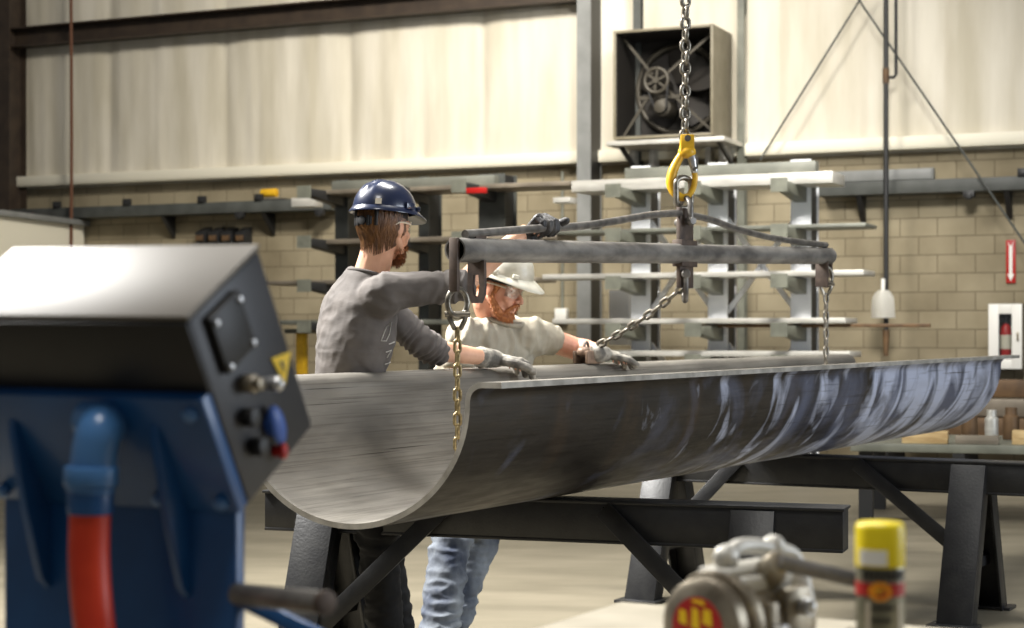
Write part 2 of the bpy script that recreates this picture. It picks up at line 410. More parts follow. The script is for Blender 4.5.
# horizontal girt across the left bay
g0 = WP(-60, 40, .3); g1 = WP(577, 0, .3)
b = MB(); zz = WP(240, 19, .3).z
b.box(((g0.x + g1.x) / 2, -.2, zz), (g1.x - g0.x, .06, .26)); b.box(((g0.x + g1.x) / 2, -.29, zz + .12), (g1.x - g0.x, .2, .02)); b.box(((g0.x + g1.x) / 2, -.29, zz - .12), (g1.x - g0.x, .2, .02))
tag(wbuild(b, 'trim_2', M['girt']), kind='structure')
def hcolumn(px, name, wd, dep, m, d0=.1, z1=8.5):
    u = WP(px, 300, d0 + dep).x; b = MB()
    b.box((u, -d0 - dep, z1 / 2), (wd, .022, z1)); b.box((u, -d0, z1 / 2), (wd, .022, z1)); b.box((u, -d0 - dep / 2, z1 / 2), (.016, dep, z1))
    return tag(wbuild(b, name, m), kind='structure')
hcolumn(584, 'trim_3', .17, .34, M['column'])
u = WP(584, 300, .44).x; b = MB(); b.box((u + .05, -.27, 4.2), (.06, .3, 8.3)); tag(wbuild(b, 'column_shade', M['rackdark']), kind='structure')  # shade on the column's right side, put in as a dark strip
hcolumn(4, 'trim_4', .2, .34, M['girt'])
hcolumn(741, 'trim_5', .08, .1, M['arm'])
hcolumn(637, 'trim_6', .09, .1, M['shelfgrey'])

# ---------------------------------------------------------------- things on the back wall
def wall_ledge(px0, px1, py0, py1, label, brk, clips, hang):
    """long channel beam carried on triangular brackets"""
    d = .3; a = WP(px0, py0, d); c = WP(px1, py1, d); z = (a.z + c.z) / 2
    t = wthing('wall_shelf_beam', label, 'shelf', (a.x + c.x) / 2, .15, z, 'channel shelves along the back wall')
    b = MB(); mx = (a.x + c.x) / 2; L = c.x - a.x
    b.box((mx, -d, z), (L, .02, .14)); b.box((mx, -d / 2, z + .065), (L, d, .015)); b.box((mx, -d / 2, z - .065), (L, d, .015))
    wbuild(b, 'channel', M['shelfgrey'], t, bevel=.003)
    for p in brk:
        u = WP(p, py0, .15).x; b = MB()
        b.prism([(u - .03, -.02, z - .075), (u - .03, -.29, z - .075), (u - .03, -.02, z - .36)], (.06, 0, 0))
        wbuild(b, 'bracket', M['rackdark'], t, bevel=.004)
    for p in clips:
        u = WP(p, py0, d).x; b = MB(); b.box((u, -d, z + .11), (.11, .06, .09)); b.box((u, -d, z + .1), (.05, .1, .04))
        wbuild(b, 'clip', M['rackdark'], t, bevel=.006)
    for p in hang:
        u = WP(p, py0, d).x; b = MB(); b.box((u, -d, z - .1), (.12, .08, .07)); b.box((u, -d, z - .12), (.06, .1, .07))
        wbuild(b, 'hanger', M['rackdark'], t, bevel=.006)
    return t
wall_ledge(-40, 331, 214.0, 206.6, 'long grey channel shelf on brackets along block wall above machine', (168, 268), (57, 127, 202, 259), (240, 320))
wall_ledge(818, 1060, 188.5, 183, 'long grey channel shelf on brackets along block wall right of rack', (861, 1008), (1023,), (969,))
# grey tube lying on the right channel shelf
a = WP(835, 181, .25); c = WP(932, 177, .25); z = WP(835, 188.5, .3).z + .13
b = MB(); b.box(((a.x + c.x) / 2, -.22, z), (c.x - a.x, .12, .12)); b.box((c.x + .01, -.22, z), (.02, .13, .13))
tag(wbuild(b, 'square_tube', M['column'], None, a.x, .22, z, bevel=.01), 'grey square tube lying on the right wall channel shelf', 'tube')
# row of small bins
for i, p in enumerate((203, 216, 229, 243)):
    q = WP(p, 236, .12); n = ['farthest left of four', 'second from left of four', 'third from left of four', 'rightmost of four'][i]
    t = wthing('small_bin', 'small dark bin on the block wall above the machine, ' + n, 'bin', q.x, .1, q.z - .1, 'small bins on the block wall')
    b = MB(); b.prism([(q.x - .07, -.005, q.z + .12), (q.x - .07, -.2, q.z + .04), (q.x - .07, -.17, q.z - .1), (q.x - .07, -.005, q.z - .1)], (.14, 0, 0)); wbuild(b, 'body', M['rackdark'], t, bevel=.005)
    b = MB(); b.box((q.x, -.2, q.z - .03), (.1, .04, .07)); wbuild(b, 'label_holder', M['brown'], t, bevel=.003)
# pale partition in front of the wall at far left
a = WP(-30, 216, 2.6); c = WP(84, 226, .05)
b = MB(); b.prism([(a.x, a.y, 0), (c.x, c.y, 0), (c.x, c.y, c.z), (a.x, a.y, c.z + .02)], (-.05, -.06, 0))
t = wthing('partition_panel', 'pale cream partition panel under the shelf behind the machine', 'partition', c.x, .3, 0)
wbuild(b, 'panel', M['flash'], t)
b = MB(); b.bar((a.x, a.y, c.z + .05), (c.x + .03, c.y, c.z + .03), .14, .07); wbuild(b, 'cap_rail', M['column'], t, bevel=.005)
# red-brown drop line at left
q = WP(71, 0, .4)
b = MB(); b.tube([(q.x, -.4, 8.4), (q.x, -.4, 6), (q.x + .01, -.4, 4), (q.x, -.4, 2.0)], .022, 8)
t = wthing('air_hose', 'thin red-brown air hose dropping down the left of the wall', 'hose', q.x, .4, 2.0); wbuild(b, 'hose', M['hosebrown'], t)
b = MB(); b.cyl((q.x, -.4, 2.02), (q.x, -.4, 1.92), .03); wbuild(b, 'coupling', M['steel'], t)
q2 = WP(31, 217, .42); b = MB(); b.ell((q2.x, -.42, q2.z), (.08, .05, .05)); b.cyl((q2.x + .05, -.42, q2.z), (q2.x + .14, -.42, q2.z - .01), .02)
tag(wbuild(b, 'red_bulb', M['red'], None, q2.x, .42, q2.z), 'small red fitting lying on the left wall shelf', 'fitting')

# exhaust fan cabinet
fa = WP(613, 31, .85); fb = WP(713, 135, .85); D = .72
t = wthing('wall_fan', 'tan box housing of a belt driven wall fan high on the wall', 'fan', (fa.x + fb.x) / 2, .85, fb.z)
x0, x1, z0, z1 = fa.x, fb.x, fb.z, fa.z; yf = -.85; yb = yf + D
b = MB(); th = .03
b.box((x0 + th / 2, (yf + yb) / 2, (z0 + z1) / 2), (th, D, z1 - z0)); b.box((x1 - th / 2, (yf + yb) / 2, (z0 + z1) / 2), (th, D, z1 - z0))
b.box(((x0 + x1) / 2, (yf + yb) / 2, z1 - th / 2), (x1 - x0 - 2 * th, D, th)); b.box(((x0 + x1) / 2, (yf + yb) / 2, z0 + th / 2), (x1 - x0 - 2 * th, D, th))
wbuild(b, 'housing', M['fanbox'], t, bevel=.004)
cxf, czf = (x0 + x1) / 2, (z0 + z1) / 2
b = MB(); b.box((cxf, yb - .02, czf), (x1 - x0 - .06, .03, z1 - z0 - .06)); wbuild(b, 'back_plate', M['fandark'], t)
b = MB(); q_ = .035
for xx in (x0 + q_, x1 - q_): b.box((xx, (yf + yb) / 2 + .01, (z0 + z1) / 2), (.008, D - .03, z1 - z0 - .07))
for zz_ in (z0 + q_, z1 - q_): b.box(((x0 + x1) / 2, (yf + yb) / 2 + .01, zz_), (x1 - x0 - .07, D - .03, .008))
wbuild(b, 'shade_liner', M['fandark'], t)  # dark sheets added to paint in the shade inside the fan box
b = MB(); b.tube([(cxf + .5 * math.cos(q), yb - .12, czf + .5 * math.sin(q)) for q in [2 * math.pi * k / 40 for k in range(40)]], .03, 8, True); wbuild(b, 'venturi_ring', M['fanblade'], t)
hub = WP(660, 82, .6)
for k in range(5):
    a = 2 * math.pi * k / 5 + .3; b = MB(); rr = []
    for j in range(7):
        f = j / 6; rad = .06 + .4 * f; wd = .07 + .1 * math.sin(f * 2.6); tw = .9 - .5 * f
        c_ = Vector((cxf + rad * math.cos(a), yb - .16, czf + rad * math.sin(a))); tn = Vector((-math.sin(a), 0, math.cos(a))); ax = tn * math.cos(tw) + Vector((0, 1, 0)) * math.sin(tw)
        nn = tn * -math.sin(tw) + Vector((0, 1, 0)) * math.cos(tw)
        rr.append([c_ + ax * wd * s1 + nn * .006 * s2 for s1, s2 in ((-1, -1), (1, -1), (1, 1), (-1, 1))])
    b.loft(rr); wbuild(b, 'blade', M['fandark'], t)
yp = yf + .12
b = MB(); b.tube([(hub.x + .135 * math.cos(q), yp, hub.z + .135 * math.sin(q)) for q in [2 * math.pi * k / 32 for k in range(32)]], .022, 8, True)
for k in range(6): b.bar((hub.x, yp, hub.z), (hub.x + .13 * math.cos(k * math.pi / 3 + .4), yp, hub.z + .13 * math.sin(k * math.pi / 3 + .4)), .026, .02, up=(0, 1, 0))
b.cyl((hub.x, yp - .03, hub.z), (hub.x, yp + .12, hub.z), .035); b.cyl((hub.x, yp, hub.z), (hub.x, yb - .05, hub.z), .018); wbuild(b, 'pulley', M['fanblade'], t)
mo = WP(661, 107, .7)
b = MB(); b.cyl((mo.x, yp - .02, mo.z), (mo.x, yp + .05, mo.z), .07); b.cyl((mo.x, yp + .06, mo.z), (mo.x, yp + .34, mo.z), .1); wbuild(b, 'motor', M['fanblade'], t, bevel=.006)
b = MB(); b.tube([(hub.x - .14, yp, hub.z), (mo.x - .07, yp, mo.z), (mo.x - .05, yp, mo.z - .05), (mo.x + .05, yp, mo.z - .05), (mo.x + .07, yp, mo.z), (hub.x + .14, yp, hub.z), (hub.x + .1, yp, hub.z + .12), (hub.x - .1, yp, hub.z + .12)], .012, 6, True); wbuild(b, 'belt', M['rackdark'], t)
b = MB()
for sx in (-1, 1):
    for sz in (-1, 1): b.bar((hub.x + sx * .05, yp + .1, hub.z + sz * .05), (cxf + sx * (x1 - x0) * .47, yp + .1, czf + sz * (z1 - z0) * .47), .03, .02, up=(0, 1, 0))
b.box((hub.x, yp + .1, mo.z + .12), (.5, .03, .04)); wbuild(b, 'strut_frame', M['fanblade'], t)
# support frame below the fan
b = MB(); b.box((cxf + .05, yf + .3, z0 - .05), (x1 - x0 + .2, .75, .05)); b.box((cxf + .3, -.2, z0 - .35), (x1 - x0 + .4, .1, .09)); b.box((x1 - .02, -.3, z0 - .2), (.08, .3, .3))
for q in (x0 + .05, x0 + .28, x0 + .62, x0 + .95): b.box((q, -.25, z0 - .18), (.06, .2, .28))
wbuild(b, 'support_frame', M['plate'], t, bevel=.005)
for q in (x0 + .06, x1 + .04):
    b = MB(); b.bar((q, yf + .05, z0 - .05), (q + .12, -.14, z0 - .52), .04, .04); wbuild(b, 'brace', M['rackdark'], t)

# sway cables, pipes, paddle
def wtube(name, label, cat, pts, r, m, d=.2):
    P = [WP(x, y, d) for x, y in pts]; b = MB(); b.tube(P, r, 8)
    return tag(wbuild(b, name, M[m], None, P[-1].x, d, P[-1].z), label, cat)
wtube('brace_cable', 'thin steel brace cable sloping down left from the pipe to the rack', 'cable', [(866, -10), (760, 160)], .012, 'shelfgrey', .35)
wtube('brace_cable', 'thin steel brace cable sloping down right past the wall shelf', 'cable', [(852, -10), (1026, 245)], .012, 'shelfgrey', .42)
p = WP(886, 300, .45); zt = WP(886, -40, .45).z; zb = WP(886, 330, .45).z; zb2 = WP(886, 356, .45).z
t = wthing('drop_pipe', 'dark vertical pipe down the wall behind the white paddle', 'pipe', p.x, .45, zb2)
b = MB(); b.cyl((p.x, -.45, zt), (p.x, -.45, zb), .027); wbuild(b, 'pipe', M['rackdark'], t)
b = MB(); b.cyl((p.x, -.45, zb), (p.x, -.45, zb2), .04, .025); wbuild(b, 'red_tip', M['brown'], t)
e = WP(896, 77, .45); b = MB(); b.tube([(e.x, -.45, zt), (e.x, -.45, e.z + .03), (e.x - .02, -.45, e.z), (p.x, -.45, e.z)], .018, 8); wbuild(b, 'branch_pipe', M['rackdark'], t)
b = MB(); b.cyl((p.x, -.45, e.z - .06), (p.x, -.45, e.z + .1), .036); wbuild(b, 'tee', M['brown'], t)
q0 = WP(871, 318, .55); q1 = WP(895, 290, .55); xm = (q0.x + q1.x) / 2; hw = (q1.x - q0.x) / 2; hz = q1.z - q0.z
b = MB()
def scoop(i, j):
    s = 2 * i - 1; z = q0.z + hz * j; k = 1 - .1 * j if j < .6 else .94 - .5 * ((j - .6) / .4) ** 2
    return Vector((xm + s * hw * k, -.53 - .09 * (1 - s * s) - .02 * math.sin(j * 3), z))
b.grid(scoop, 12, 12)
g = list(b.bm.faces); bmesh.ops.solidify(b.bm, geom=g, thickness=.012)
t = wthing('scoop', 'white scoop shaped blade hung in front of the dark wall pipe', 'scoop', xm, .55, q0.z); wbuild(b, 'blade', M['white'], t)
b = MB(); b.cyl((xm, -.56, q1.z - .08), (xm, -.54, q1.z + .12), .022); wbuild(b, 'handle', M['white'], t)

# fire sign, extinguisher cabinet
a = WP(1006, 240, .03); c = WP(1015.5, 283, .03); cx_, cz_ = (a.x + c.x) / 2, (a.z + c.z) / 2; sw, sh = c.x - a.x, a.z - c.z
t = wthing('fire_sign', 'tall narrow red sign with white down arrow above the extinguisher cabinet', 'sign', cx_, .02, c.z)
b = MB(); b.box((cx_, -.02, cz_), (sw, .012, sh)); wbuild(b, 'plate', M['red'], t, bevel=.002)
b = MB(); y = -.029; ah = sh * .46; w2 = sw * .17; hw2 = sw * .36; hh = sh * .17
b.prism([(cx_ - w2, y, cz_ + ah - hh * .5), (cx_ - w2, y, cz_ - ah + hh), (cx_ - hw2, y, cz_ - ah + hh), (cx_, y, cz_ - ah), (cx_ + hw2, y, cz_ - ah + hh), (cx_ + w2, y, cz_ - ah + hh), (cx_ + w2, y, cz_ + ah - hh * .5), (cx_ + hw2, y, cz_ + ah), (cx_, y, cz_ + ah - hh * .6), (cx_ - hw2, y, cz_ + ah)], (0, -.004, 0))
wbuild(b, 'arrow', M['white'], t, label='white arrow pointing down', smooth=0)
a = WP(988.5, 304, .2); c = WP(1022, 369, .2); x0, x1, z0, z1 = a.x, c.x, c.z, a.z; fr = .105
t = wthing('extinguisher_cabinet', 'white framed wall cabinet with glazed door below the red arrow sign', 'cabinet', (x0 + x1) / 2, .1, z0)
b = MB(); y = -.19
for cc, ss in (((x0 + fr / 2, z0 / 2 + z1 / 2), (fr, z1 - z0)), ((x1 - fr / 2, z0 / 2 + z1 / 2), (fr, z1 - z0)), (((x0 + x1) / 2, z0 + fr / 2), (x1 - x0 - 2 * fr, fr)), (((x0 + x1) / 2, z1 - fr / 2), (x1 - x0 - 2 * fr, fr))):
    b.box((cc[0], y, cc[1]), (ss[0], .03, ss[1]))
wbuild(b, 'door_frame', M['white'], t, bevel=.003)
b = MB()
for cc, ss in (((x0 + .01, (z0 + z1) / 2), (.02, z1 - z0)), ((x1 - .01, (z0 + z1) / 2), (.02, z1 - z0)), (((x0 + x1) / 2, z0 + .01), (x1 - x0, .02)), (((x0 + x1) / 2, z1 - .01), (x1 - x0, .02))): b.box((cc[0], -.09, cc[1]), (ss[0], .17, ss[1]))
b.box(((x0 + x1) / 2, -.012, (z0 + z1) / 2), (x1 - x0, .01, z1 - z0)); wbuild(b, 'case', M['arm'], t)
b = MB(); b.box(((x0 + x1) / 2, -.186, (z0 + z1) / 2), (x1 - x0 - 2 * fr, .004, z1 - z0 - 2 * fr)); wbuild(b, 'glass', M['lens'], t)
b = MB(); b.box((x1 - fr * .4, -.215, (z0 + z1) / 2), (.02, .02, .09)); wbuild(b, 'latch', M['steel'], t, bevel=.003)
ex = WP(1006, 330, .1); eb = z0 + .05
t = wthing('fire_extinguisher', 'red fire extinguisher with pale label inside the white wall cabinet', 'extinguisher', ex.x, .1, eb)
LM = Matrix.Translation((ex.x, -.1, eb))
b = MB(); b.lathe([(.055, 0), (.062, .01), (.062, .34), (.05, .4), (.025, .43)], LM); wbuild(b, 'cylinder', M['red'], t)
b = MB(); b.lathe([(.063, .16), (.0635, .16), (.0635, .31), (.063, .31)], LM); wbuild(b, 'label', M['sticker'], t, label='pale wrap label')
b = MB(); b.cyl((ex.x, -.1, eb + .43), (ex.x, -.1, eb + .5), .02); b.box((ex.x + .03, -.1, eb + .5), (.12, .03, .03)); wbuild(b, 'valve', M['rackdark'], t)
b = MB(); b.tube(catmull([(ex.x - .02, -.1, eb + .47), (ex.x - .085, -.1, eb + .44), (ex.x - .085, -.1, eb + .3), (ex.x - .07, -.1, eb + .2)]), .012, 8); wbuild(b, 'hose', M['rackdark'], t)

# ---------------------------------------------------------------- cantilever racks with stock
RD = 2.6
def rack(name, label, ups, py_top, levels, arms_len, loc_px, faces, brace, mu='rackpaint', ma='arm'):
    q = WP(loc_px, 300, RD); t = wthing(name, label, 'rack', q.x, RD, 0, 'cantilever racks')
    zt = WP(ups[0], py_top, RD).z; us = [WP(p, 300, RD).x for p in ups]
    for u, fw in zip(us, faces):
        b = MB(); b.box((u, -RD, zt / 2), (fw, .025, zt)); b.box((u, -RD + .3, zt / 2), (fw, .025, zt)); wbuild(b, 'upright', M[mu], t)
        b = MB(); b.box((u, -RD + .15, zt / 2), (fw * .85, .26, zt - .02)); wbuild(b, 'upright_web', M['rackdark'], t)
        b = MB(); b.box((u, -RD - .45, .06), (.16, 1.4, .12)); wbuild(b, 'base', M['rackdark'], t, bevel=.005)
        for py in levels:
            z = WP(loc_px, py, RD).z
            b = MB(); L = arms_len; p = [(u, -RD - .0125, z - .02), (u, -RD - .0125, z - .17), (u, -RD - L, z - .09), (u, -RD - L, z - .02)]
            b.prism([(x - .06, y, zz) for x, y, zz in p], (.12, 0, 0)); a_ = wbuild(b, 'arm', M[ma], t, bevel=.004)
            b = MB(); b.box((u, -RD - L - .01, z - .06), (.16, .02, .13)); wbuild(b, 'end_plate', M['arm'], a_)
    if brace:
        for i in range(len(us) - 1):
            for (za, zb) in ((.35, 1.35), (1.35, .35), (1.5, 2.6), (2.6, 1.5)):
                b = MB(); b.bar((us[i], -RD + .1, za), (us[i + 1], -RD + .1, zb), .05, .03, up=(0, 1, 0)); wbuild(b, 'cross_brace', M['rackpaint'], t)
    return t
LR = [188, 231, 278, 324, 354]
rack('cantilever_rack', 'cantilever rack with pale uprights carrying long plates behind the workers', (641, 718, 801), 166, LR, .8, 718, (.2, .2, .2), True)
LL = [189, 238, 281, 321]
rack('cantilever_rack', 'shadowed cantilever rack of steel stock behind the man in blue helmet', (342, 424, 492), 180, LL, .8, 420, (.16, .12, .3), False, 'shelfgrey', 'rackdark')  # this rack's shade is put into darker upright and arm colours
def stock(name, px0, px1, py, th, dep, m, label, d=RD + .35, mat_edge=None, end=None, grp=None, lift=0):
    """a long piece lying on the arms: py is the pixel row of its lower front edge"""
    a = WP(px0, py, d); c = WP(px1, py, d); ref = WP((px0 + px1) / 2, py, d)
    z = ref.z + th / 2
    b = MB(); b.box(((a.x + c.x) / 2, -d + dep / 2 - .1, z), (c.x - a.x, dep, th))
    return tag(wbuild(b, name, M[m], None, (a.x + c.x) / 2, d, ref.z, bevel=min(.006, th * .2)), label, name.split('_')[-1], grp)
G = 'steel stock on the racks'
stock('steel_plate', 575, 835, 188, .11, .5, 'plate', 'thick pale plate on the top arms of the right rack', grp=G)
stock('steel_tube', 628, 818, 175.5, .1, .14, 'plategreen', 'greenish square tube lying on top of the thick pale plate', d=RD + .2, grp=G)
stock('steel_plate', 545, 868, 231, .035, .5, 'plategreen', 'thin grey-green plate on the second level of the right rack', grp=G)
stock('steel_plate', 546, 866, 277.5, .05, .5, 'plate', 'pale plate level with the spreader pipe on the right rack', grp=G)
stock('steel_plate', 556, 848, 323.5, .05, .5, 'plate', 'pale plate on the lower arms of the right rack', grp=G)
stock('steel_bar', 700, 932, 327.5, .035, .05, 'brown', 'thin dark bar sticking out past the right rack toward the paddle', d=RD + .1, grp=G)
stock('steel_plate', 600, 852, 356.5, .055, .5, 'plate', 'pale plate on the lowest arms of the right rack just above the trough', grp=G)
stock('steel_plate', 330, 574, 190.5, .045, .55, 'plate2', 'brown plate on the top arms of the left rack', grp=G)
stock('steel_tube', 336, 498, 188.2, .1, .14, 'plategreen', 'grey-green channel lying on the top brown plate behind the blue helmet', d=RD + .1, grp=G, lift=.04)
stock('steel_plate', 312, 560, 242, .05, .55, 'plate2', 'brown plate on the second level of the left rack', grp=G)
stock('steel_plate', 268, 540, 283.5, .045, .55, 'plate2', 'brown plate sticking out left on the third level of the left rack', grp=G)
stock('steel_plate', 284, 520, 324.5, .05, .5, 'plategreen', 'grey plate on the lowest level of the left rack', grp=G)
# small blocks on the channel shelf at left of rack
def wblock(name, px0, px1, py0, py1, d, dep, m, label, cat, bev=.006):
    a = WP(px0, py1, d); c = WP(px1, py0, d); b = MB(); b.box(((a.x + c.x) / 2, -d + dep / 2, (a.z + c.z) / 2), (c.x - a.x, dep, c.z - a.z))
    return tag(wbuild(b, name, M[m], None, (a.x + c.x) / 2, d, a.z, bevel=bev), label, cat)
wblock('steel_block', 291, 314, 197.2, 207, RD, .2, 'plate', 'pale steel block at the left end of the left rack', 'block')
wblock('dark_block', 256, 284, 198, 203.5, .29, .2, 'rackdark', 'dark block on the left wall shelf under a yellow roll', 'block')
q = WP(270, 193, .2); b = MB(); b.cyl((q.x - .12, -.2, q.z), (q.x + .1, -.2, q.z), .055); b.cyl((q.x - .13, -.2, q.z), (q.x + .11, -.2, q.z), .02)
tag(wbuild(b, 'yellow_roll', M['yellow'], None, q.x, .2, q.z, bevel=.006), 'small yellow roll on a dark block on the wall shelf', 'roll')
wblock('red_tag', 466, 486, 187.2, 193.5, RD + 1.06, .03, 'red', 'orange-red tag on the front of the left rack plate', 'tag', .002)
wblock('steel_block', 553, 570, 197, 203, RD + .6, .2, 'plate', 'white block end below the left rack plate beside the column', 'block')
wblock('steel_post', 609, 629, 290, 345, RD - .7, .2, 'rackpaint', 'pale steel post standing behind the right rack left of its uprights', 'post')
q = WP(554, 315, .3); t = wthing('outlet_box', 'small white outlet box on the wall behind the man in white helmet', 'outlet', q.x, .05, q.z - .08)
b = MB(); b.box((q.x, -.06, q.z), (.15, .1, .16)); wbuild(b, 'box', M['white'], t, bevel=.012)
b = MB(); b.cyl((q.x, -.04, q.z + .08), (q.x, -.04, 3.3), .018, seg=8); wbuild(b, 'conduit', M['arm'], t)
q = WP(302, 349, RD + .2); t = wthing('yellow_jack_stand', 'yellow stand post under the lowest shelf beside the grey shirted man', 'stand', q.x, RD + .2, 0)
zt = WP(302, 333, RD + .2).z
b = MB(); b.box((q.x, -RD - .2, zt / 2), (.1, .1, zt)); wbuild(b, 'post', M['yellow'], t, bevel=.01)
b = MB(); b.box((q.x, -RD - .2, zt + .02), (.34, .2, .05)); wbuild(b, 'head_plate', M['arm'], t, bevel=.008)
b = MB(); b.box((q.x, -RD - .2, .015), (.36, .36, .03)); wbuild(b, 'foot_plate', M['yellow'], t, bevel=.006)
# low bundles of stock along the wall at right and a pallet table with offcuts
for i, (py, pxa, pxb, d, m) in enumerate(((424, 880, 1060, 1.2, 'brown'), (417, 870, 1080, 1.0, 'plate2'), (409, 870, 1090, .8, 'brown'))):
    pass
zl = [.42, .62, .80]
t = wthing('floor_rack', 'low floor rack under the bundled bars along the right wall', 'rack', WP(980, 430, .9).x, .9, 0)
for p in (890, 965, 1045):
    u = WP(p, 430, .9).x; b = MB(); b.box((u, -.85, .17), (.12, .9, .34)); b.box((u, -.42, .5), (.1, .06, 1.0)); wbuild(b, 'support', M['rackdark'], t)
for i, (m, w_, lab) in enumerate((('brown', .22, 'brown bar lowest in the bundle on the floor rack by the right wall'), ('plate2', .2, 'grey-brown bar in the middle of the bundle by the right wall'), ('brown', .16, 'brown bar topmost in the bundle by the right wall below the cabinet'))):
    a = WP(868, 420, 1.0); c = WP(1090, 420, 1.0); z = .34 + .19 * i + .09
    b = MB(); b.box(((a.x + c.x) / 2, -.98 + .12 * i, z), (c.x - a.x, .5 - .1 * i, .18)); tag(wbuild(b, 'steel_bar', M[m], None, (a.x + c.x) / 2, .98, z - .09, bevel=.012), lab, 'bar', 'bundled bars by the right wall')
YT = 12.5
def tb(px, py, Y=YT): return V(px, py, Y)
tz = tb(960, 444).z
t = thing('offcut_table', 'low steel table of offcuts beyond the right trestle', 'table', (tb(980, 440).x, YT, 0), -.3)
b = MB(); b.box((.2, .5, tz - .03), (2.2, 1.3, .06)); b.build('tabletop', M['arm'], t, bevel=.008)
for sx in (-.8, 1.2):
    for sy in (0, 1.0):
        b = MB(); b.box((sx, sy, (tz - .06) / 2), (.1, .1, tz - .06)); b.build('leg', M['rackdark'], t)
def on_table(name, x, y, w_, dp, h, m, label, cat, cyl=False):
    p = mw(t) @ Vector((x, y, tz)); b = MB()
    if cyl: b.lathe([(w_ / 2, 0), (w_ / 2, h * .72), (w_ * .36, h * .76), (w_ * .36, h)])
    else: b.box((0, 0, h / 2), (w_, dp, h)); b.box((w_ * .06, 0, h * .5), (w_ * .9, dp * 1.02, h * .3))
    return tag(b.build(name, M[m], None, loc=p, rotz=-.3, bevel=.006), label, cat)
on_table('wood_block', -.38, -.02, .32, .14, .09, 'wood', 'pale wooden block at left end of the offcut table', 'block')
on_table('steel_ring_piece', -.02, 0, .3, .12, .06, 'plate2', 'flat grey offcut right of the wooden block', 'offcut')
on_table('wood_block', .42, .06, .4, .16, .1, 'wood', 'long pale wooden block at the right side of the offcut table', 'block')
on_table('short_pipe', -.1, .6, .12, .12, .24, 'brown', 'short brown pipe piece standing left on the offcut table', 'pipe', True)
on_table('short_pipe', .06, .62, .1, .1, .22, 'plate', 'short pale pipe piece standing between brown ones on offcut table', 'pipe', True)
on_table('short_pipe', .2, .62, .12, .12, .24, 'brown', 'short brown pipe piece standing just right of the pale one', 'pipe', True)
on_table('short_pipe', .36, .6, .12, .12, .27, 'rust', 'dark rusty pipe piece standing rightmost on the offcut table', 'pipe', True)

# ---------------------------------------------------------------- the trough
RIM, TL, RW, TH = 1.208, 5.98, .452, .018
def tilt(t): return .004 * t
prof = []
rb = .05
prof.append((RW + rb + .07, RIM)); prof.append((RW + rb + .035, RIM))
for k in range(9):
    a = math.pi / 2 + math.pi / 2 * k / 8
    prof.append((RW + rb + rb * math.cos(a), RIM - rb + rb * math.sin(a)))
zc = RIM - rb; rz = .455 - rb
for k in range(1, 48):
    a = math.pi * k / 48; prof.append((RW * math.cos(a), zc - rz * math.sin(a)))
prof += [(-y, z) for y, z in reversed(prof[:11])]
n = len(prof); offs = []; arc = [0]
for i in range(n):
    p = Vector(prof[max(i - 1, 0)]); q = Vector(prof[min(i + 1, n - 1)]); d = (q - p).normalized(); offs.append(Vector((d.y, -d.x)))
    if i: arc.append(arc[-1] + (Vector(prof[i]) - Vector(prof[i - 1])).length)
NT = 48; vs = []; uvs = []; outer = []
for side in (0, 1):
    for j in range(NT + 1):
        t_ = TL * j / NT
        for i in range(n):
            o = offs[i] * (TH / 2 if side else -TH / 2)
            vs.append((t_, prof[i][0] + o.x, prof[i][1] + o.y + tilt(t_))); uvs.append((t_, arc[i])); outer.append(side)
def ix(s, j, i): return s * (NT + 1) * n + j * n + i
fs = []
for j in range(NT):
    for i in range(n - 1):
        fs.append((ix(0, j, i), ix(0, j + 1, i), ix(0, j + 1, i + 1), ix(0, j, i + 1)))
        fs.append((ix(1, j, i), ix(1, j, i + 1), ix(1, j + 1, i + 1), ix(1, j + 1, i)))
    for i in (0, n - 1): fs.append((ix(0, j, i), ix(1, j, i), ix(1, j + 1, i), ix(0, j + 1, i)))
for j in (0, NT):
    for i in range(n - 1): fs.append((ix(0, j, i), ix(0, j, i + 1), ix(1, j, i + 1), ix(1, j, i)))
# make sure side 1 is really the outside
mid = n // 2
if vs[ix(1, 0, mid)][2] > vs[ix(0, 0, mid)][2]: outer = [1 - x for x in outer]
me = bpy.data.meshes.new('trough'); me.from_pydata(vs, [], fs)
ul = me.uv_layers.new(name='UVMap')
for l in me.loops: ul.data[l.index].uv = uvs[l.vertex_index]
at = me.attributes.new('outer', 'FLOAT', 'POINT'); at.data.foreach_set('value', [float(x) for x in outer])
bm = bmesh.new(); bm.from_mesh(me); bmesh.ops.recalc_face_normals(bm, faces=bm.faces); bm.to_mesh(me); bm.free()
for p in me.polygons: p.use_smooth = True
me.set_sharp_from_angle(angle=R(40)); me.materials.append(M['trough']); me.materials.append(M['cut'])
for p in list(me.polygons)[-2 * (n - 1):]: p.material_index = 1
for j in range(NT):
    for q in (1, 2): me.polygons[(j + 1) * (2 * (n - 1) + 2) - q].material_index = 1
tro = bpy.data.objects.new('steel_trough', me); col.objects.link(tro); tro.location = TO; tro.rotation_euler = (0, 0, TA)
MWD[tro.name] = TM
tag(tro, 'long half-round steel trough with flanged rims hanging over the black trestles', 'trough')

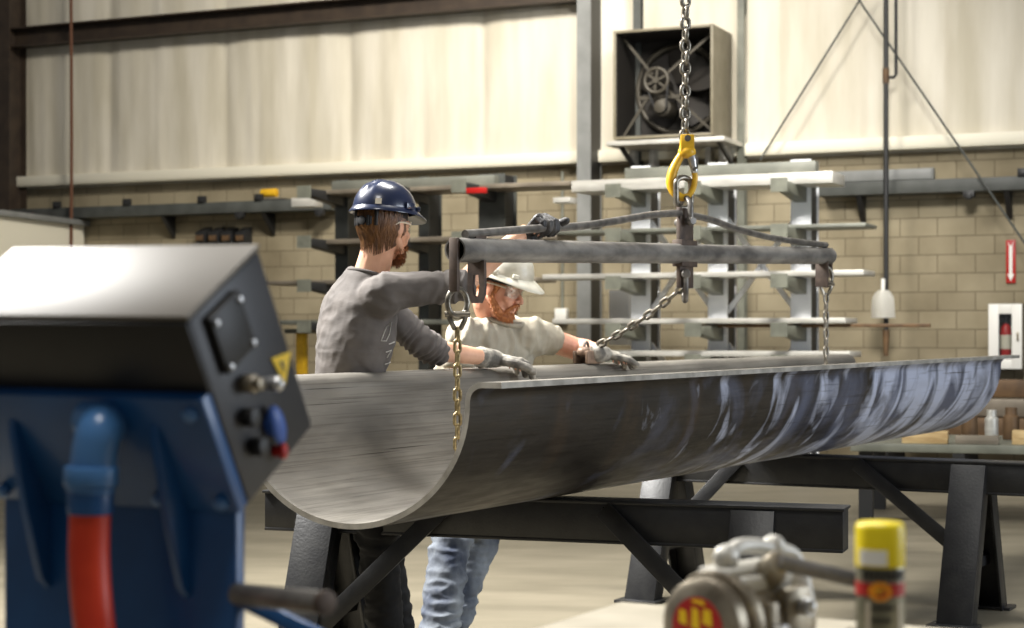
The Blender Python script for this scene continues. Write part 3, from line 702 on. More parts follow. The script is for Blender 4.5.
# ---------------------------------------------------------------- trestles
def trestle(name, label, A, B, ztop, hgt, legs, braces, splay=.27, lw=.16):
    A, B = Vector(A), Vector(B); d = (B - A).normalized(); nrm = Vector((d.y, -d.x))       # toward the camera
    if nrm.y > 0: nrm = -nrm
    ang = math.atan2(d.y, d.x); mid = (A + B) / 2
    t = thing(name, label, 'trestle', (mid.x, mid.y, 0), ang, 'black A-frame trestles'); L = (B - A).length
    wdt = .13; yn = -1 if Vector((-d.y, d.x)).dot(nrm) < 0 else 1       # local y sign of the front
    yc = -yn * wdt / 2
    b = MB(); b.box((0, yc, ztop - hgt / 2), (L, wdt + .004, hgt - .02)); b.box((0, yc, ztop - .006), (L + .012, wdt + .03, .012)); b.box((0, yc, ztop - hgt + .006), (L, wdt + .01, .012))
    b.build('beam', M['black'], t, bevel=.003)
    for q in legs:
        for s in (1, -1):
            y0 = yc + yn * s * (wdt / 2 + .012); y1 = y0 + yn * s * splay
            b = MB()
            P0 = Vector((q, y0, ztop - .02)); P1 = Vector((q, y1, .012)); dd = (P1 - P0).normalized(); nn = Vector((0, dd.z, -dd.y)) * yn
            if nn.y * yn * s < 0: nn = -nn
            # channel leg: web plate outward, two flanges inward
            b.bar(P0, P1, lw, .02, up=nn)
            for e in (-1, 1): b.bar(P0 + Vector((e * (lw / 2 - .006), 0, 0)) - nn * .045, P1 + Vector((e * (lw / 2 - .006), 0, 0)) - nn * .045, .012, .09, up=nn)
            lg = b.build('leg', M['black'], t, bevel=.002)
            b = MB(); b.box((q, y1, .008), (lw + .06, .14, .016)); b.build('foot_plate', M['black'], lg, bevel=.002)
        b = MB(); zt = .26; b.bar((q, yc + yn * (wdt / 2 + splay * (1 - zt / ztop)), zt), (q, yc - yn * (wdt / 2 + splay * (1 - zt / ztop)), zt), .05, .05); b.build('cross_tie', M['black'], t, bevel=.002)
    for q0, q1, zl in braces:
        yb = yc + yn * (wdt / 2 + .018); yl = yc + yn * (wdt / 2 + splay * (1 - zl / ztop))
        b = MB(); b.bar((q0, yb, ztop - .03), (q1, yl, zl), .07, .012, up=(0, 1, 0)); b.bar((q0, yb - yn * .03, ztop - .03), (q1, yl - yn * .03, zl), .012, .06, up=(0, 1, 0)); b.build('brace', M['black'], t, bevel=.002)
    return t
# local x runs left to right
trestle('trestle', 'black A-frame trestle under the near end of the trough', (-.983, 6.96), (1.177, 6.22), .744, .16,
        (-.90, .82), ((-.36, -.82, .24), (.26, .76, .28)))
trestle('trestle', 'black A-frame trestle farther back under the far end of the trough', (.46, 9.32), (2.95, 7.95), .757, .158,
        (-1.05, .55), ((-.62, -.99, .3), (.0, .49, .38)), lw=.165)

# ---------------------------------------------------------------- chains
def link_mesh(name, pitch, wire, width, m):
    """one stadium shaped link along x, flat in xz"""
    b = MB(); h = pitch / 2 + wire * .95; r = width / 2 - wire; s = max(h - r - wire, .001); pts = []
    for k in range(9): a = -math.pi / 2 + math.pi * k / 8; pts.append((s + r * math.cos(a), 0, r * math.sin(a)))
    for k in range(9): a = math.pi / 2 + math.pi * k / 8; pts.append((-s + r * math.cos(a), 0, r * math.sin(a)))
    b.tube(pts, wire, 8, True); return b.mesh(name, m, 0, 180)
def chain(name, label, p0, p1, pitch, wire, width, m, group='chains', sag=0, hang=True, rnd=.12):
    p0, p1 = Vector(p0), Vector(p1); L = (p1 - p0).length; nl = max(2, round(L / pitch)); low = p0 if p0.z < p1.z else p1
    t = thing(name, label, 'chain', low, 0, group); me = link_mesh('link', L / nl, wire, width, M[m]); d = (p1 - p0).normalized()
    rnd_ = random.Random(3)
    pts = []
    for i in range(nl + 1):
        f = i / nl; pts.append(p0.lerp(p1, f) + Vector((0, 0, -sag * 4 * f * (1 - f))))
    for i in range(nl):
        o = bpy.data.objects.new('link', me); col.objects.link(o); o.parent = t
        dd = (pts[i + 1] - pts[i]).normalized(); q = dd.to_track_quat('X', 'Z')
        rot = q.to_matrix().to_4x4() @ Matrix.Rotation((math.pi / 2 if i % 2 else 0) + .35 + rnd_.uniform(-rnd, rnd), 4, 'X')
        o.matrix_local = Matrix.Translation((pts[i] + pts[i + 1]) / 2 - low) @ rot
    return t
def TP(t, y, z): return TM @ Vector((t, y, z))

# ---------------------------------------------------------------- spreader beam
sa = SP(455, 250); sb = SP(829, 256); smid = SP(685, 253.5)
t = thing('spreader_beam', 'long steel pipe spreader beam hanging level above the trough', 'spreader beam', TP(smid.x, 0, smid.z), TA)
LOC = mw(t).inverted() @ TM
def sbuild(b, name, m, bevel=0, parent=None, label=None):
    b.bm.transform(TM); return b.build(name, M[m] if isinstance(m, str) else m, parent or t, world=True, bevel=bevel, label=label)
rp = .0435; ax = (sb - sa).normalized(); upv = Vector((-ax.z, 0, ax.x))
b = MB(); seg = 32; rr = []
def ringp(c, r): return [c + Vector((0, 1, 0)) * r * math.cos(2 * math.pi * k / seg) + upv * r * math.sin(2 * math.pi * k / seg) for k in range(seg)]
rr = [ringp(sa, rp - .006), ringp(sa, rp), ringp(sa.lerp(sb, .5), rp), ringp(sb, rp), ringp(sb, rp - .006), ringp(sb - ax * .3, rp - .006), ringp(sa + ax * .3, rp - .006)]
b.loft(rr, cap=False, closed=True); sbuild(b, 'pipe', 'pipe')
# flat hanger bar across each open end
def hanger(c, s, z0):
    b = MB(); b.box((c.x - .004 * s, 0, (c.z + .04 + z0) / 2), (.018, .034, c.z + .045 - z0)); return sbuild(b, 'hanger_bar', 'rust', .002)
zn = SP(454, 291).z; hanger(sa, 1, zn)
l0 = SP(474, 262); l1 = SP(474, 303); lug_t = l0.x + .02
b = MB(); wl = .034; ztop = sa.z - rp + .012; zb = l1.z; zm = (ztop + zb) / 2 - .01
outl = [(-wl, ztop), (-wl * 1.05, zm), (-wl, zb + .03), (-wl * .55, zb), (wl * .55, zb), (wl, zb + .03), (wl * 1.05, zm), (wl, ztop)]
inn = [(-wl * .3, zm + .035), (-wl * .42, zm), (-wl * .3, zm - .035), (-wl * .1, zm - .045), (wl * .1, zm - .045), (wl * .3, zm - .035), (wl * .42, zm), (wl * .3, zm + .035)]
fr_, bk_ = lug_t - .008, lug_t + .008
rings_ = [[Vector((x_, y_, z_)) for y_, z_ in pl] for x_, pl in ((fr_, inn), (fr_, outl), (bk_, outl), (bk_, inn))]
b.loft(rings_, cap=False, closed=True); sbuild(b, 'lug', 'rust', 0)
for px0, px1, sgn in ((818, 823, 1),):
    c = SP(822, 264); b = MB(); b.box((c.x, 0, c.z - .05), (.016, .07, .14)); sbuild(b, 'lug', 'rust', .003)
hanger(sb, -1, SP(829, 277).z)
# centre plate through the pipe
c0 = SP(684, 208); c1 = SP(684, 288)
b = MB(); b.box((smid.x, 0, (c0.z + c1.z) / 2 + .0), (.14, .02, c0.z - c1.z)); b.box((smid.x, 0, smid.z), (.16, .05, rp * 2 + .03)); sbuild(b, 'centre_plate', 'rust', .004)
def shackle(c, rad, wire, up, name='shackle', ang=0, mm='rod'):
    b = MB(); pts = []
    for k in range(13):
        a = math.pi * k / 12; pts.append(Vector((rad * math.cos(a), 0, rad * math.sin(a) * up)))
    pts = [Vector((rad, 0, -rad * 1.1 * up))] + pts + [Vector((-rad, 0, -rad * 1.1 * up))]
    rm = Matrix.Rotation(ang, 4, 'Z')
    b.tube([c + rm @ p for p in pts], wire, 10); b.cyl(c + rm @ Vector((rad * 1.5, 0, -rad * 1.1 * up)), c + rm @ Vector((-rad * 1.5, 0, -rad * 1.1 * up)), wire * 1.15)
    for s in (-1, 1): b.ell(c + rm @ Vector((s * rad, 0, -rad * 1.1 * up)), (wire * 1.7,) * 3)
    return sbuild(b, name, mm)
shackle(Vector((smid.x, 0, c0.z - .005)), .05, .013, 1, ang=.95)
shackle(Vector((smid.x, 0, c1.z + .0)), .055, .013, -1, ang=.5)
# truss rods from the apex to both ends
r1 = [SP(680, 213), SP(655, 214.5), SP(635, 217.5), SP(612, 221.5), SP(580, 226), SP(545, 228), SP(500, 231.5), SP(465, 234.2)]
b = MB(); b.tube(catmull(r1, 5), .0155, 12); sbuild(b, 'truss_rod', 'rod')
b = MB(); e = r1[-1]; b.box((e.x + .09, 0, (e.z + sa.z + rp) / 2 - .004), (.07, .025, max(.012, e.z - sa.z - rp + .012))); sbuild(b, 'rod_spacer', 'rust', .002)
r2 = [SP(690, 215), SP(712, 220), SP(735, 228.5), SP(770, 237.5), SP(800, 242), SP(826, 245)]
b = MB(); b.tube(catmull(r2, 5), .0155, 12); sbuild(b, 'truss_rod', 'rod')

# ---------------------------------------------------------------- rigging
hz0 = SP(688, 142).z; X = TP(smid.x, 0, 0)
chain('hoist_chain', 'heavy steel hoist chain coming down from above to the yellow hook', (X.x, X.y, hz0), (X.x + .005, X.y, 3.75), .05, .0098, .056, 'chain')
# yellow self locking hook
t = thing('crane_hook', 'yellow self-locking crane hook holding the spreader beam', 'hook', (X.x, X.y, SP(684, 203).z), 0)
def yb(b, name, m, bevel=0, label=None): return b.build(name, M[m], t, world=True, bevel=bevel, label=label)
def HP(px, py, off=0): p = V(px, py, X.y); p.y += off; return p
b = MB()
ht = [HP(684, 147), HP(681, 155), HP(676, 164), HP(672, 174), HP(671, 184), HP(675, 193), HP(682, 197.5), HP(689, 195), HP(693.5, 187), HP(695, 178), HP(694, 170)]
b.tube(catmull(ht, 4), [.013 + .009 * math.sin(math.pi * min(i / 28, 1)) for i in range(41)], 12, round_ends=True); b.ell(HP(685, 148), (.026, .022, .028)); yb(b, 'hook_body', 'yellow')
b = MB()
for s in (-1, 1): b.bar(HP(687, 135, s * .02), HP(687, 152, s * .02), .06, .014, up=(0, 1, 0))
b.ell(HP(687, 152), (.04, .034, .03)); yb(b, 'clevis', 'yellow', .004)
b = MB(); b.cyl(HP(687, 139, -.036), HP(687, 139, .036), .014); yb(b, 'clevis_pin', 'rod')
b = MB(); b.tube([HP(690, 152), HP(692.5, 160), HP(694.5, 171)], [.018, .02, .016], 12, round_ends=True); yb(b, 'latch', 'latch', label='bright zinc safety latch')
b = MB(); b.cyl(HP(694, 169, -.03), HP(694, 169, .03), .01); b.box(HP(694.5, 163), (.03, .03, .05)); yb(b, 'latch_pin', 'rod', .003)
# master link between hook and shackle
lz0, lz1 = HP(684, 208).z, HP(684, 180).z
b = MB(); pts = []
for k in range(24):
    a = 2 * math.pi * k / 24; pts.append(Vector((.04 * math.cos(a), 0, .028 * math.sin(a) + (.04 if math.sin(a) > 0 else -.04))))
rm = Matrix.Rotation(.5, 4, 'Z'); b.tube([rm @ p for p in pts], .013, 10, True)
cc = HP(683.5, 193); tag(b.build('master_link', M['chain'], None, loc=cc), 'oval master link between yellow hook and spreader beam', 'link')
# near end chain with its grab hook, far end chain, slanted chain
def connector(name, label, top, bot, m='chain'):
    """ring above, coupling hook below"""
    top, bot = Vector(top), Vector(bot); tt = thing(name, label, 'coupling', bot); h = top.z - bot.z
    b = MB(); c = bot.lerp(top, .62); b.tube([c + Vector((.034 * math.cos(a), .012 * math.cos(a), h * .34 * math.sin(a))) for a in [2 * math.pi * k / 20 for k in range(20)]], .0105, 10, True); b.build('ring', M[m], tt, world=True)
    b = MB(); c = bot.lerp(top, .2)
    for s in (-1, 1): b.tube([bot + Vector((s * .012, 0, -.0)), c + Vector((s * .026, 0, 0)), bot.lerp(top, .38) + Vector((s * .03, 0, 0))], .009, 8, round_ends=True)
    b.cyl(bot.lerp(top, .34) + Vector((-.044, 0, 0)), bot.lerp(top, .34) + Vector((.044, 0, 0)), .011); b.build('coupling_body', M[m], tt, world=True)
    return tt
A = TP(SP(457.5, 300).x, 0, 0)
za, zb_, zbot = SP(457, 290).z, SP(457, 328).z, RIM - .44
connector('chain_coupling', 'steel ring and coupling at the near end of the spreader', (A.x, A.y, za + .01), (A.x, A.y, zb_))
chain('sling_chain', 'yellowish sling chain hanging from near end of spreader into the trough', (A.x, A.y, zbot + .02), (A.x, A.y, zb_), .043, .0068, .034, 'goldchain')
B = TP(SP(826, 280).x, 0, 0); zf0 = SP(829, 268).z; zf1 = SP(829, 294).z
connector('chain_coupling', 'steel ring and coupling at the far end of the spreader', (B.x, B.y, zf0 + .01), (B.x, B.y, zf1))
chain('sling_chain', 'dark sling chain hanging from far end of spreader into the trough', (B.x, B.y, RIM - .42), (B.x, B.y, zf1), .046, .007, .036, 'chain')
for q, lab in ((A, 'near'), (B, 'far')):
    b = MB(); b.box((0, 0, .018), (.05, .05, .03)); b.tube([(-.03, 0, .02), (-.03, 0, .05), (0, 0, .07), (.03, 0, .05), (.03, 0, .02)], .01, 8)
    tloc = (TM.inverted() @ Vector(q)).x; tag(b.build('lifting_lug', M['rust'], None, loc=(q.x, q.y, RIM - .445 + tilt(tloc) - .004)), 'lifting lug in the bottom of the trough below the ' + lab + ' chain', 'lug')
cst = TP(smid.x, 0, SP(684, 285).z); tc = SP(600, 350, .46); cend = TP(tc.x, .47, RIM + .105)
chain('slant_chain', 'chain slanting from the middle of the spreader down to the far rim', cend, cst, .05, .008, .04, 'chain', sag=.02)
# plate clamp biting the far rim
t = thing('plate_clamp', 'rusty plate clamp gripping the far trough rim beside the gloved hand', 'clamp', TP(tc.x, .52, RIM + tilt(tc.x) + .01), TA)
cl = MB()
def cb(b, name, m, bv=.003): return b.build(name, M[m], t, bevel=bv)
b = MB(); b.box((-.02, -.035, .03), (.13, .016, .06)); b.box((-.02, .03, .03), (.13, .016, .06)); b.box((-.02, -.003, .05), (.115, .075, .02)); b.ell((-.05, -.003, .055), (.03, .035, .025)); cb(b, 'jaw', 'clampbrown', .006)
b = MB(); b.cyl((.02, -.06, .03), (.02, .05, .03), .01); b.cyl((.02, -.055, .03), (.02, -.042, .03), .018, seg=6); cb(b, 'bolt', 'steel')
b = MB(); b.tube([(-.03 + .02 * math.cos(a), -.005, .075 + .024 * math.sin(a)) for a in [2 * math.pi * k / 18 for k in range(18)]], .007, 8, True); cb(b, 'eye', 'rod', 0)

# ---------------------------------------------------------------- welding positioner in the foreground
e3 = Vector((.0604, .14, -.255)).normalized(); e2 = Vector((.0687, .15, .111)); e2 = (e2 - e3 * e2.dot(e3)).normalized(); e1 = e3.cross(e2).normalized()
K = V(188, 321, 2.3); L1, L2, L3 = .43, .199, .297
t = thing('welding_machine', 'blue and black tilted welding positioner with cream top in the left foreground', 'machine', (K.x - .2, K.y + .15, 0))
def BP(a, b_, c): return K - e1 * a * L1 + e2 * b_ * L2 + e3 * c * L3
def mbuild(b, name, m, bv=0, parent=None, label=None): return b.build(name, M[m], parent or t, world=True, bevel=bv, label=label)
RB = Matrix((e1, e2, e3)).transposed()
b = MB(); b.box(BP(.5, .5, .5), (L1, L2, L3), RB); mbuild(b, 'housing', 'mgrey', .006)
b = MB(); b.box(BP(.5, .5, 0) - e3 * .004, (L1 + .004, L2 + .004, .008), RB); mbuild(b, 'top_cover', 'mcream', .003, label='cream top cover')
b = MB(); b.box(BP(.5, 0, .19) - e2 * .003, (L1, .006, L3 * .37), RB); mbuild(b, 'front_panel', 'mblack', .002)
b = MB(); b.box(BP(.5, 0, .68) - e2 * .012, (L1 - .004, .024, L3 * .63), RB); bp = mbuild(b, 'mounting_plate', 'mblue', .003)
for q in ((.06, .44), (.06, .93), (.94, .93), (.94, .44), (.3, .93)):
    b = MB(); p = BP(q[0], 0, q[1]); b.cyl(p - e2 * .024, p - e2 * .033, .011, seg=6); b.cyl(p - e2 * .033, p - e2 * .036, .007); mbuild(b, 'bolt', 'mblue2', .001, bp)
# control side
def side(b_, c, out=0): return BP(0, b_, c) + e1 * out
b = MB(); b.box(side(.36, .2, .006), (.012, .4 * L2, .30 * L3), RB); sp_ = mbuild(b, 'cover_plate', 'mblack', .003)
for q in ((.2, .09), (.52, .09), (.52, .32), (.2, .32)):
    b = MB(); b.cyl(side(*q, .01), side(*q, .017), .0042); mbuild(b, 'screw', 'latch', .001, sp_)
b = MB(); b.prism([side(.74, .50, .001), side(.98, .56, .001), side(.80, .67, .001)], e1 * .002); tr = mbuild(b, 'warning_triangle', 'signyellow', label='yellow warning triangle sticker')
b = MB(); b.prism([side(.815, .545, .0035), side(.855, .562, .0035), side(.835, .578, .0035), side(.855, .585, .0035), side(.81, .615, .0035), side(.825, .588, .0035), side(.805, .578, .0035)], e1 * .0008); mbuild(b, 'bolt_symbol', 'ink', 0, tr)
b = MB(); b.cyl(side(.36, .48), side(.36, .48, .02), .013); b.cyl(side(.36, .48, .02), side(.36, .48, .03), .009); mbuild(b, 'connector', 'steel', .002)
b = MB(); b.cyl(side(.57, .57), side(.57, .57, .022), .009, .011); b.ell(side(.57, .57, .022), (.011, .011, .011)); mbuild(b, 'knob', 'latch', .002)
b = MB(); b.cyl(side(.5, .77), side(.5, .77, .012), .016); b.ell(side(.5, .77, .012), (.008, .017, .032), RB); mbuild(b, 'blue_dial', 'tagblue', .003, label='blue dial')
b = MB(); b.cyl(side(.46, .905), side(.46, .905, .012), .009); b.ell(side(.46, .905, .014), (.007, .012, .012)); mbuild(b, 'stop_button', 'red', .002, label='red push button')
for q_ in ((.25, .62), (.24, .78)):
    b = MB(); b.cyl(side(*q_), side(*q_, .02), .0135); mbuild(b, 'socket', 'mblack', .002)
# pedestal below
pb = BP(.5, 0, 1.0) - e2 * .02; zp = pb.z + .0
hx = e1.copy(); hy = Vector((-e1.y, e1.x, 0)).normalized(); RH = Matrix((hx, hy, Vector((0, 0, 1)))).transposed()
def PP(a, dpt, z): 
    p = BP(a, 0, 1.0) - e2 * .02; q = Vector((p.x, p.y, 0)) + hy * dpt; q.z = z; return q
b = MB(); c = PP(.5, .012, zp / 2 + .02); b.box(c, (L1 * .95, .024, zp + .03), RH); b.box(PP(.68, .09, zp / 2 - .03), (L1 * .4, .14, zp - .1), RH); ped = mbuild(b, 'pedestal', 'mblue', .006)
b = MB(); c = PP(.5, .1, .02); b.box(c, (L1 + .16, .36, .04), RH); mbuild(b, 'base_plate', 'mblack', .005)
for a in (.23, .80):
    p0 = BP(a, 0, .5) - e2 * .024; pk = BP(a, 0, 1.0) - e2 * .024; pl = PP(a, 0, zp - .12); out = -hy
    b = MB(); b.prism([p0, pk + out * .01 + Vector((0, 0, -.0)), pk - hy * .055, PP(a, -.02, zp - .105), PP(a, .004, zp - .125), PP(a, .01, zp - .01), BP(a, 0, .97) - e2 * .01], e1 * .013)
    b2 = MB()
    b2.prism([p0, p0 - e2 * .012 + e3 * .02, pk - hy * .05, PP(a, -.018, zp - .11), PP(a, .004, zp - .13), PP(a, .01, zp + .004), BP(a, 0, .99) - e2 * .015], e1 * .013)
    b.bm.free(); mbuild(b2, 'gusset', 'mblue', .002)
# elbow fitting and hose
f0 = V(103, 428, 2.3); p_on = BP(.47, 0, .5)
Yf = (p_on - e2 * .08).y
el = [p_on - e2 * .02, V(104, 424, Yf + .02), V(99, 432, Yf - .005), V(95, 450, Yf - .01), V(92, 474, Yf - .01)]
b = MB(); b.tube(catmull(el, 5), .031, 20); fit = mbuild(b, 'elbow_fitting', 'mblue2', label='blue elbow fitting')
b = MB(); b.cyl(V(91.5, 466, Yf - .01), V(91, 486, Yf - .01), .037, seg=24); b.cyl(V(91, 486, Yf - .01), V(90.5, 492, Yf - .01), .033, seg=24); mbuild(b, 'collar', 'mblue2', .003, fit)
b = MB(); b.cyl(V(90.5, 490, Yf - .01), V(90, 514, Yf - .01), .031, seg=24); mbuild(b, 'ferrule', 'mblue', .002, fit)
b = MB(); hs = [V(90, 512, Yf - .01), V(89, 560, Yf - .01), V(93, 615, Yf - .015), V(104, 690, Yf - .03), V(112, 780, Yf - .05)]
last = hs[-1].copy(); hs += [Vector((last.x + .03, last.y - .02, .25)), Vector((last.x + .0, last.y - .08, .06)), Vector((last.x - .15, last.y - .2, .03))]
b.tube(catmull(hs, 6), .028, 18); mbuild(b, 'hose', 'hose', label='red-orange hose')
# handle stub and foot lever at the right of the pedestal
h0 = V(236, 594, 2.42); h1 = V(326, 603, 2.30)
b = MB(); b.cyl(h0, h1, .0155, seg=18); hd = mbuild(b, 'handle', 'rod', .002)
b = MB(); b.cyl(h1 - (h1 - h0).normalized() * .008, h1 + (h1 - h0).normalized() * .004, .017, seg=18); mbuild(b, 'end_cap', 'rust', .002, hd)
b = MB(); b.bar(V(236, 596, 2.44), V(345, 650, 2.40), .022, .02, up=(0, 1, 0)); mbuild(b, 'strut', 'mblue', .003)

# ---------------------------------------------------------------- workbench with tool and can
BZ = .87; bd = Vector((.875, -.484, 0)); bk = Vector((-.49, -.87, 0)); BC = Vector((.199, 3.22, 0)); ang = math.atan2(bd.y, bd.x)
t = thing('workbench', 'pale topped workbench corner at the bottom right foreground', 'workbench', BC, ang)
b = MB(); b.box((.8, -.45, BZ - .025), (1.6, .9, .05)); b.build('bench_top', M['bench'], t, bevel=.006)
for x in (.08, 1.5):
    for y in (-.08, -.82):
        b = MB(); b.box((x, y, (BZ - .05) / 2), (.07, .07, BZ - .05)); b.build('leg', M['benchleg'], t, bevel=.004)
b = MB(); b.box((.8, -.08, BZ - .1), (1.35, .03, .1)); b.box((.8, -.82, BZ - .1), (1.35, .03, .1)); b.box((.08, -.45, BZ - .1), (.03, .67, .1)); b.box((1.5, -.45, BZ - .1), (.03, .67, .1)); b.build('apron', M['benchleg'], t)
def onb(px, Y): p = V(px, 600, Y); return Vector((p.x, p.y, BZ))
p = onb(765, 2.72); q = mw(t).inverted() @ p
b = MB(); b.box((0, 0, .002), (.16, .12, .004)); tag(b.build('shim_plate', M['column'], None, loc=p + Vector((-.02, .16, 0)), rotz=ang, bevel=.001), 'flat grey shim plate on the bench behind the cast tool', 'plate')

# spray can
p = onb(880, 2.28)
t = thing('spray_can', 'spray can with yellow cap and red band on the bench', 'can', p)
r = .031
b = MB(); b.lathe([(r * .9, 0), (r, .004), (r, .186), (r * .93, .196), (r * .8, .2)], seg=36); b.build('body', M['canbody'], t)
b = MB(); b.lathe([(r * 1.03, .19), (r * 1.03, .238), (r * .98, .244), (r * .9, .246)], seg=36); b.build('cap', M['capyellow'], t, label='yellow plastic cap')
b = MB(); b.lathe([(r + .0004, .153), (r + .0007, .153), (r + .0007, .17), (r + .0004, .17)], seg=36); b.build('red_band', M['red'], t, label='red label band')
def wrap(poly, m, name, z0, off=.0012, th=.0008, a0=-math.pi / 2, label=None):
    dn = []
    for q in range(len(poly)):
        (xa, za_), (xb, zb_) = poly[q], poly[(q + 1) % len(poly)]; k_ = max(1, int(abs(xb - xa) / .003))
        dn += [(xa + (xb - xa) * f / k_, za_ + (zb_ - za_) * f / k_) for f in range(k_)]
    if len(poly) == 4:
        xs_ = sorted({round(x, 6) for x, z in dn}); b = MB(); z_0 = min(z for x, z in poly); z_1 = max(z for x, z in poly); rr2 = []
        for x in xs_:
            a = a0 + x / r; rr2.append([Vector((ro * math.cos(a), ro * math.sin(a), z0 + z)) for ro, z in ((r + off, z_0), (r + off + th, z_0), (r + off + th, z_1), (r + off, z_1))])
        b.loft(rr2); return b.build(name, M[m], t, smooth=0, label=label)
    b = MB(); A_, B_ = [], []
    for x, z in poly:
        a = a0 + x / r
        A_.append(Vector(((r + off) * math.cos(a), (r + off) * math.sin(a), z0 + z))); B_.append(Vector(((r + off + th) * math.cos(a), (r + off + th) * math.sin(a), z0 + z)))
    b.loft([A_, B_]); return b.build(name, M[m], t, smooth=0, label=label)
wrap([(.0145 * math.cos(a), .0125 * math.sin(a)) for a in [2 * math.pi * k / 24 for k in range(24)]], 'orange', 'emblem', .160, a0=-math.pi / 2 - .2, label='round orange emblem')
for x0, x1, z in ((-.006, .006, .161), (-.004, .004, .157)): wrap([(x0, 0), (x1, 0), (x1, .0022), (x0, .0022)], 'yellow', 'emblem_mark', z, .0021, a0=-math.pi / 2 - .2)
rr_ = random.Random(5); x = -.03
while x < .03:
    w_ = rr_.uniform(.0035, .006); wrap([(x, 0), (x + w_, 0), (x + w_, .013), (x, .013)], 'ink', 'lettering', .174); x += w_ + .0016
for k in range(5): wrap([(-.018, 0), (.012 - .004 * (k % 2), 0), (.012 - .004 * (k % 2), .005), (-.018, .005)], 'ink', 'small_print', .136 - .016 * k, .0006)
for a in (-.024, .019): wrap([(a, -.11), (a + .005, -.11), (a + .005, 0), (a, 0)], 'sticker', 'pale_stripe', .146, .0006)
wrap([(-.034, 0), (.002, 0), (.002, .02), (-.034, .02)], 'white', 'cap_sticker', .193, .0022, label='white sticker on the cap')

# cast tool: lever hoist style body
p = onb(744, 2.52)
t = thing('lever_tool', 'cast metal lever hoist with red and yellow label lying on the bench', 'hoist', p, R(46))
t.scale = (1.22,) * 3; MWD[t.name] = MWD[t.name] @ Matrix.Scale(1.22, 4)
D0, D1 = Vector((-.085, 0, .062)), Vector((.075, 0, .062))
RX = Matrix.Rotation(math.pi / 2, 4, 'Y')
def lx(m0): return Matrix.Translation((m0, 0, .066)) @ RX
b = MB(); b.lathe([(.048, 0), (.056, .006), (.058, .03), (.052, .045), (.05, .06)], lx(-.088), 30); b.build('gear_cover', M['steel'], t)
b = MB(); b.lathe([(.062, 0), (.064, .004), (.064, .016), (.06, .02)], lx(-.062), 30); b.build('cover_flange', M['steel'], t)
b = MB(); b.lathe([(.052, 0), (.054, .004), (.054, .07), (.045, .076)], lx(-.03), 30); b.box((.0, 0, .018), (.13, .09, .036)); b.build('body', M['steel'], t, bevel=.004)
b = MB(); b.lathe([(.05, 0), (.056, .004), (.056, .018), (.048, .026)], lx(.05), 30); b.build('end_cover', M['steel'], t)
def lwrap(a0, a1, x0, x1, m, name, rad, parent=None, label=None):
    b = MB(); nA = 10; A_ = []
    for (rr0) in (rad, rad + .001):
        ring = [Vector((x0, rr0 * math.sin(a0 + (a1 - a0) * k / nA) * -1, .066 + rr0 * math.cos(a0 + (a1 - a0) * k / nA))) for k in range(nA + 1)] + [Vector((x1, rr0 * math.sin(a0 + (a1 - a0) * k / nA) * -1, .066 + rr0 * math.cos(a0 + (a1 - a0) * k / nA))) for k in range(nA, -1, -1)]
        A_.append(ring)
    b.loft(A_); return b.build(name, M[m], parent or t, smooth=0, label=label)
b = MB(); dsc = lambda y, z, q=0: Vector((-.0885 - q, y, .066 + z))
b.prism([dsc(.036 * math.cos(a), .036 * math.sin(a)) for a in [2 * math.pi * k / 28 for k in range(28)]], (-.0012, 0, 0)); lb = b.build('label', M['red'], t, smooth=0, label='round red label')
for y0, z0, w_, h_ in ((-.022, .004, .014, .02), (-.004, -.002, .012, .026), (.014, .002, .012, .018), (-.016, -.024, .03, .01), (-.012, .027, .02, .006)):
    b = MB(); b.prism([dsc(y0, z0, .0013), dsc(y0 + w_, z0 + .003, .0013), dsc(y0 + w_ * .9, z0 + h_, .0013), dsc(y0 + w_ * .15, z0 + h_ * .9, .0013)], (-.0007, 0, 0)); b.build('label_mark', M['signyellow'], lb, smooth=0, label='yellow mark')
b = MB(); b.box((.0, 0, .122), (.12, .05, .02)); b.box((-.005, -.03, .105), (.1, .012, .04), Matrix.Rotation(.4, 3, 'X')); b.build('top_plate', M['plate'], t, bevel=.006)
b = MB(); lp = [(-.04, .0, .13), (-.02, .0, .15), (.01, .0, .152), (.05, -.005, .145), (.085, -.01, .135), (.092, -.02, .105), (.08, -.035, .07), (.06, -.045, .05)]
b.tube(catmull(lp, 5), .0095, 12, round_ends=True); b.ell((-.035, 0, .142), (.018, .014, .016)); b.ell((.055, -.003, .148), (.016, .014, .014)); b.build('hook_bail', M['plate'], t)
b = MB(); b.box((.03, -.05, .062), (.05, .02, .09)); b.box((-.02, -.052, .055), (.02, .016, .08)); b.build('frame_plate', M['steel'], t, bevel=.005)
for q in ((.03, -.062, .085), (-.02, -.062, .06), (.03, -.062, .04)):
    b = MB(); b.cyl(q, (q[0], q[1] - .012, q[2]), .0105, seg=12); b.ell((q[0], q[1] - .012, q[2]), (.008, .006, .008)); b.build('bolt', M['latch'], t)
b = MB(); b.ell((-.1, -.03, .03), (.013, .013, .013)); b.cyl((-.1, -.03, .03), (-.07, -.02, .04), .007); b.build('selector_knob', M['latch'], t)
b = MB(); b.cyl((.105, -.06, .034), (.07, -.04, .042), .006); b.ell((.11, -.062, .034), (.018, .01, .012)); b.build('wing_nut', M['latch'], t)
hp0 = mw(t).inverted() @ V(778, 562, 2.46); hp1 = mw(t).inverted() @ V(866, 582, 2.5)
b = MB(); b.cyl(hp0, hp1, .0095, seg=16); hdl = b.build('lever', M['rod'], t)
b = MB(); b.cyl(hp0, hp0.lerp((0.03, 0, .1), .5), .014, .02, seg=14); b.build('lever_socket', M['steel'], t, bevel=.002)
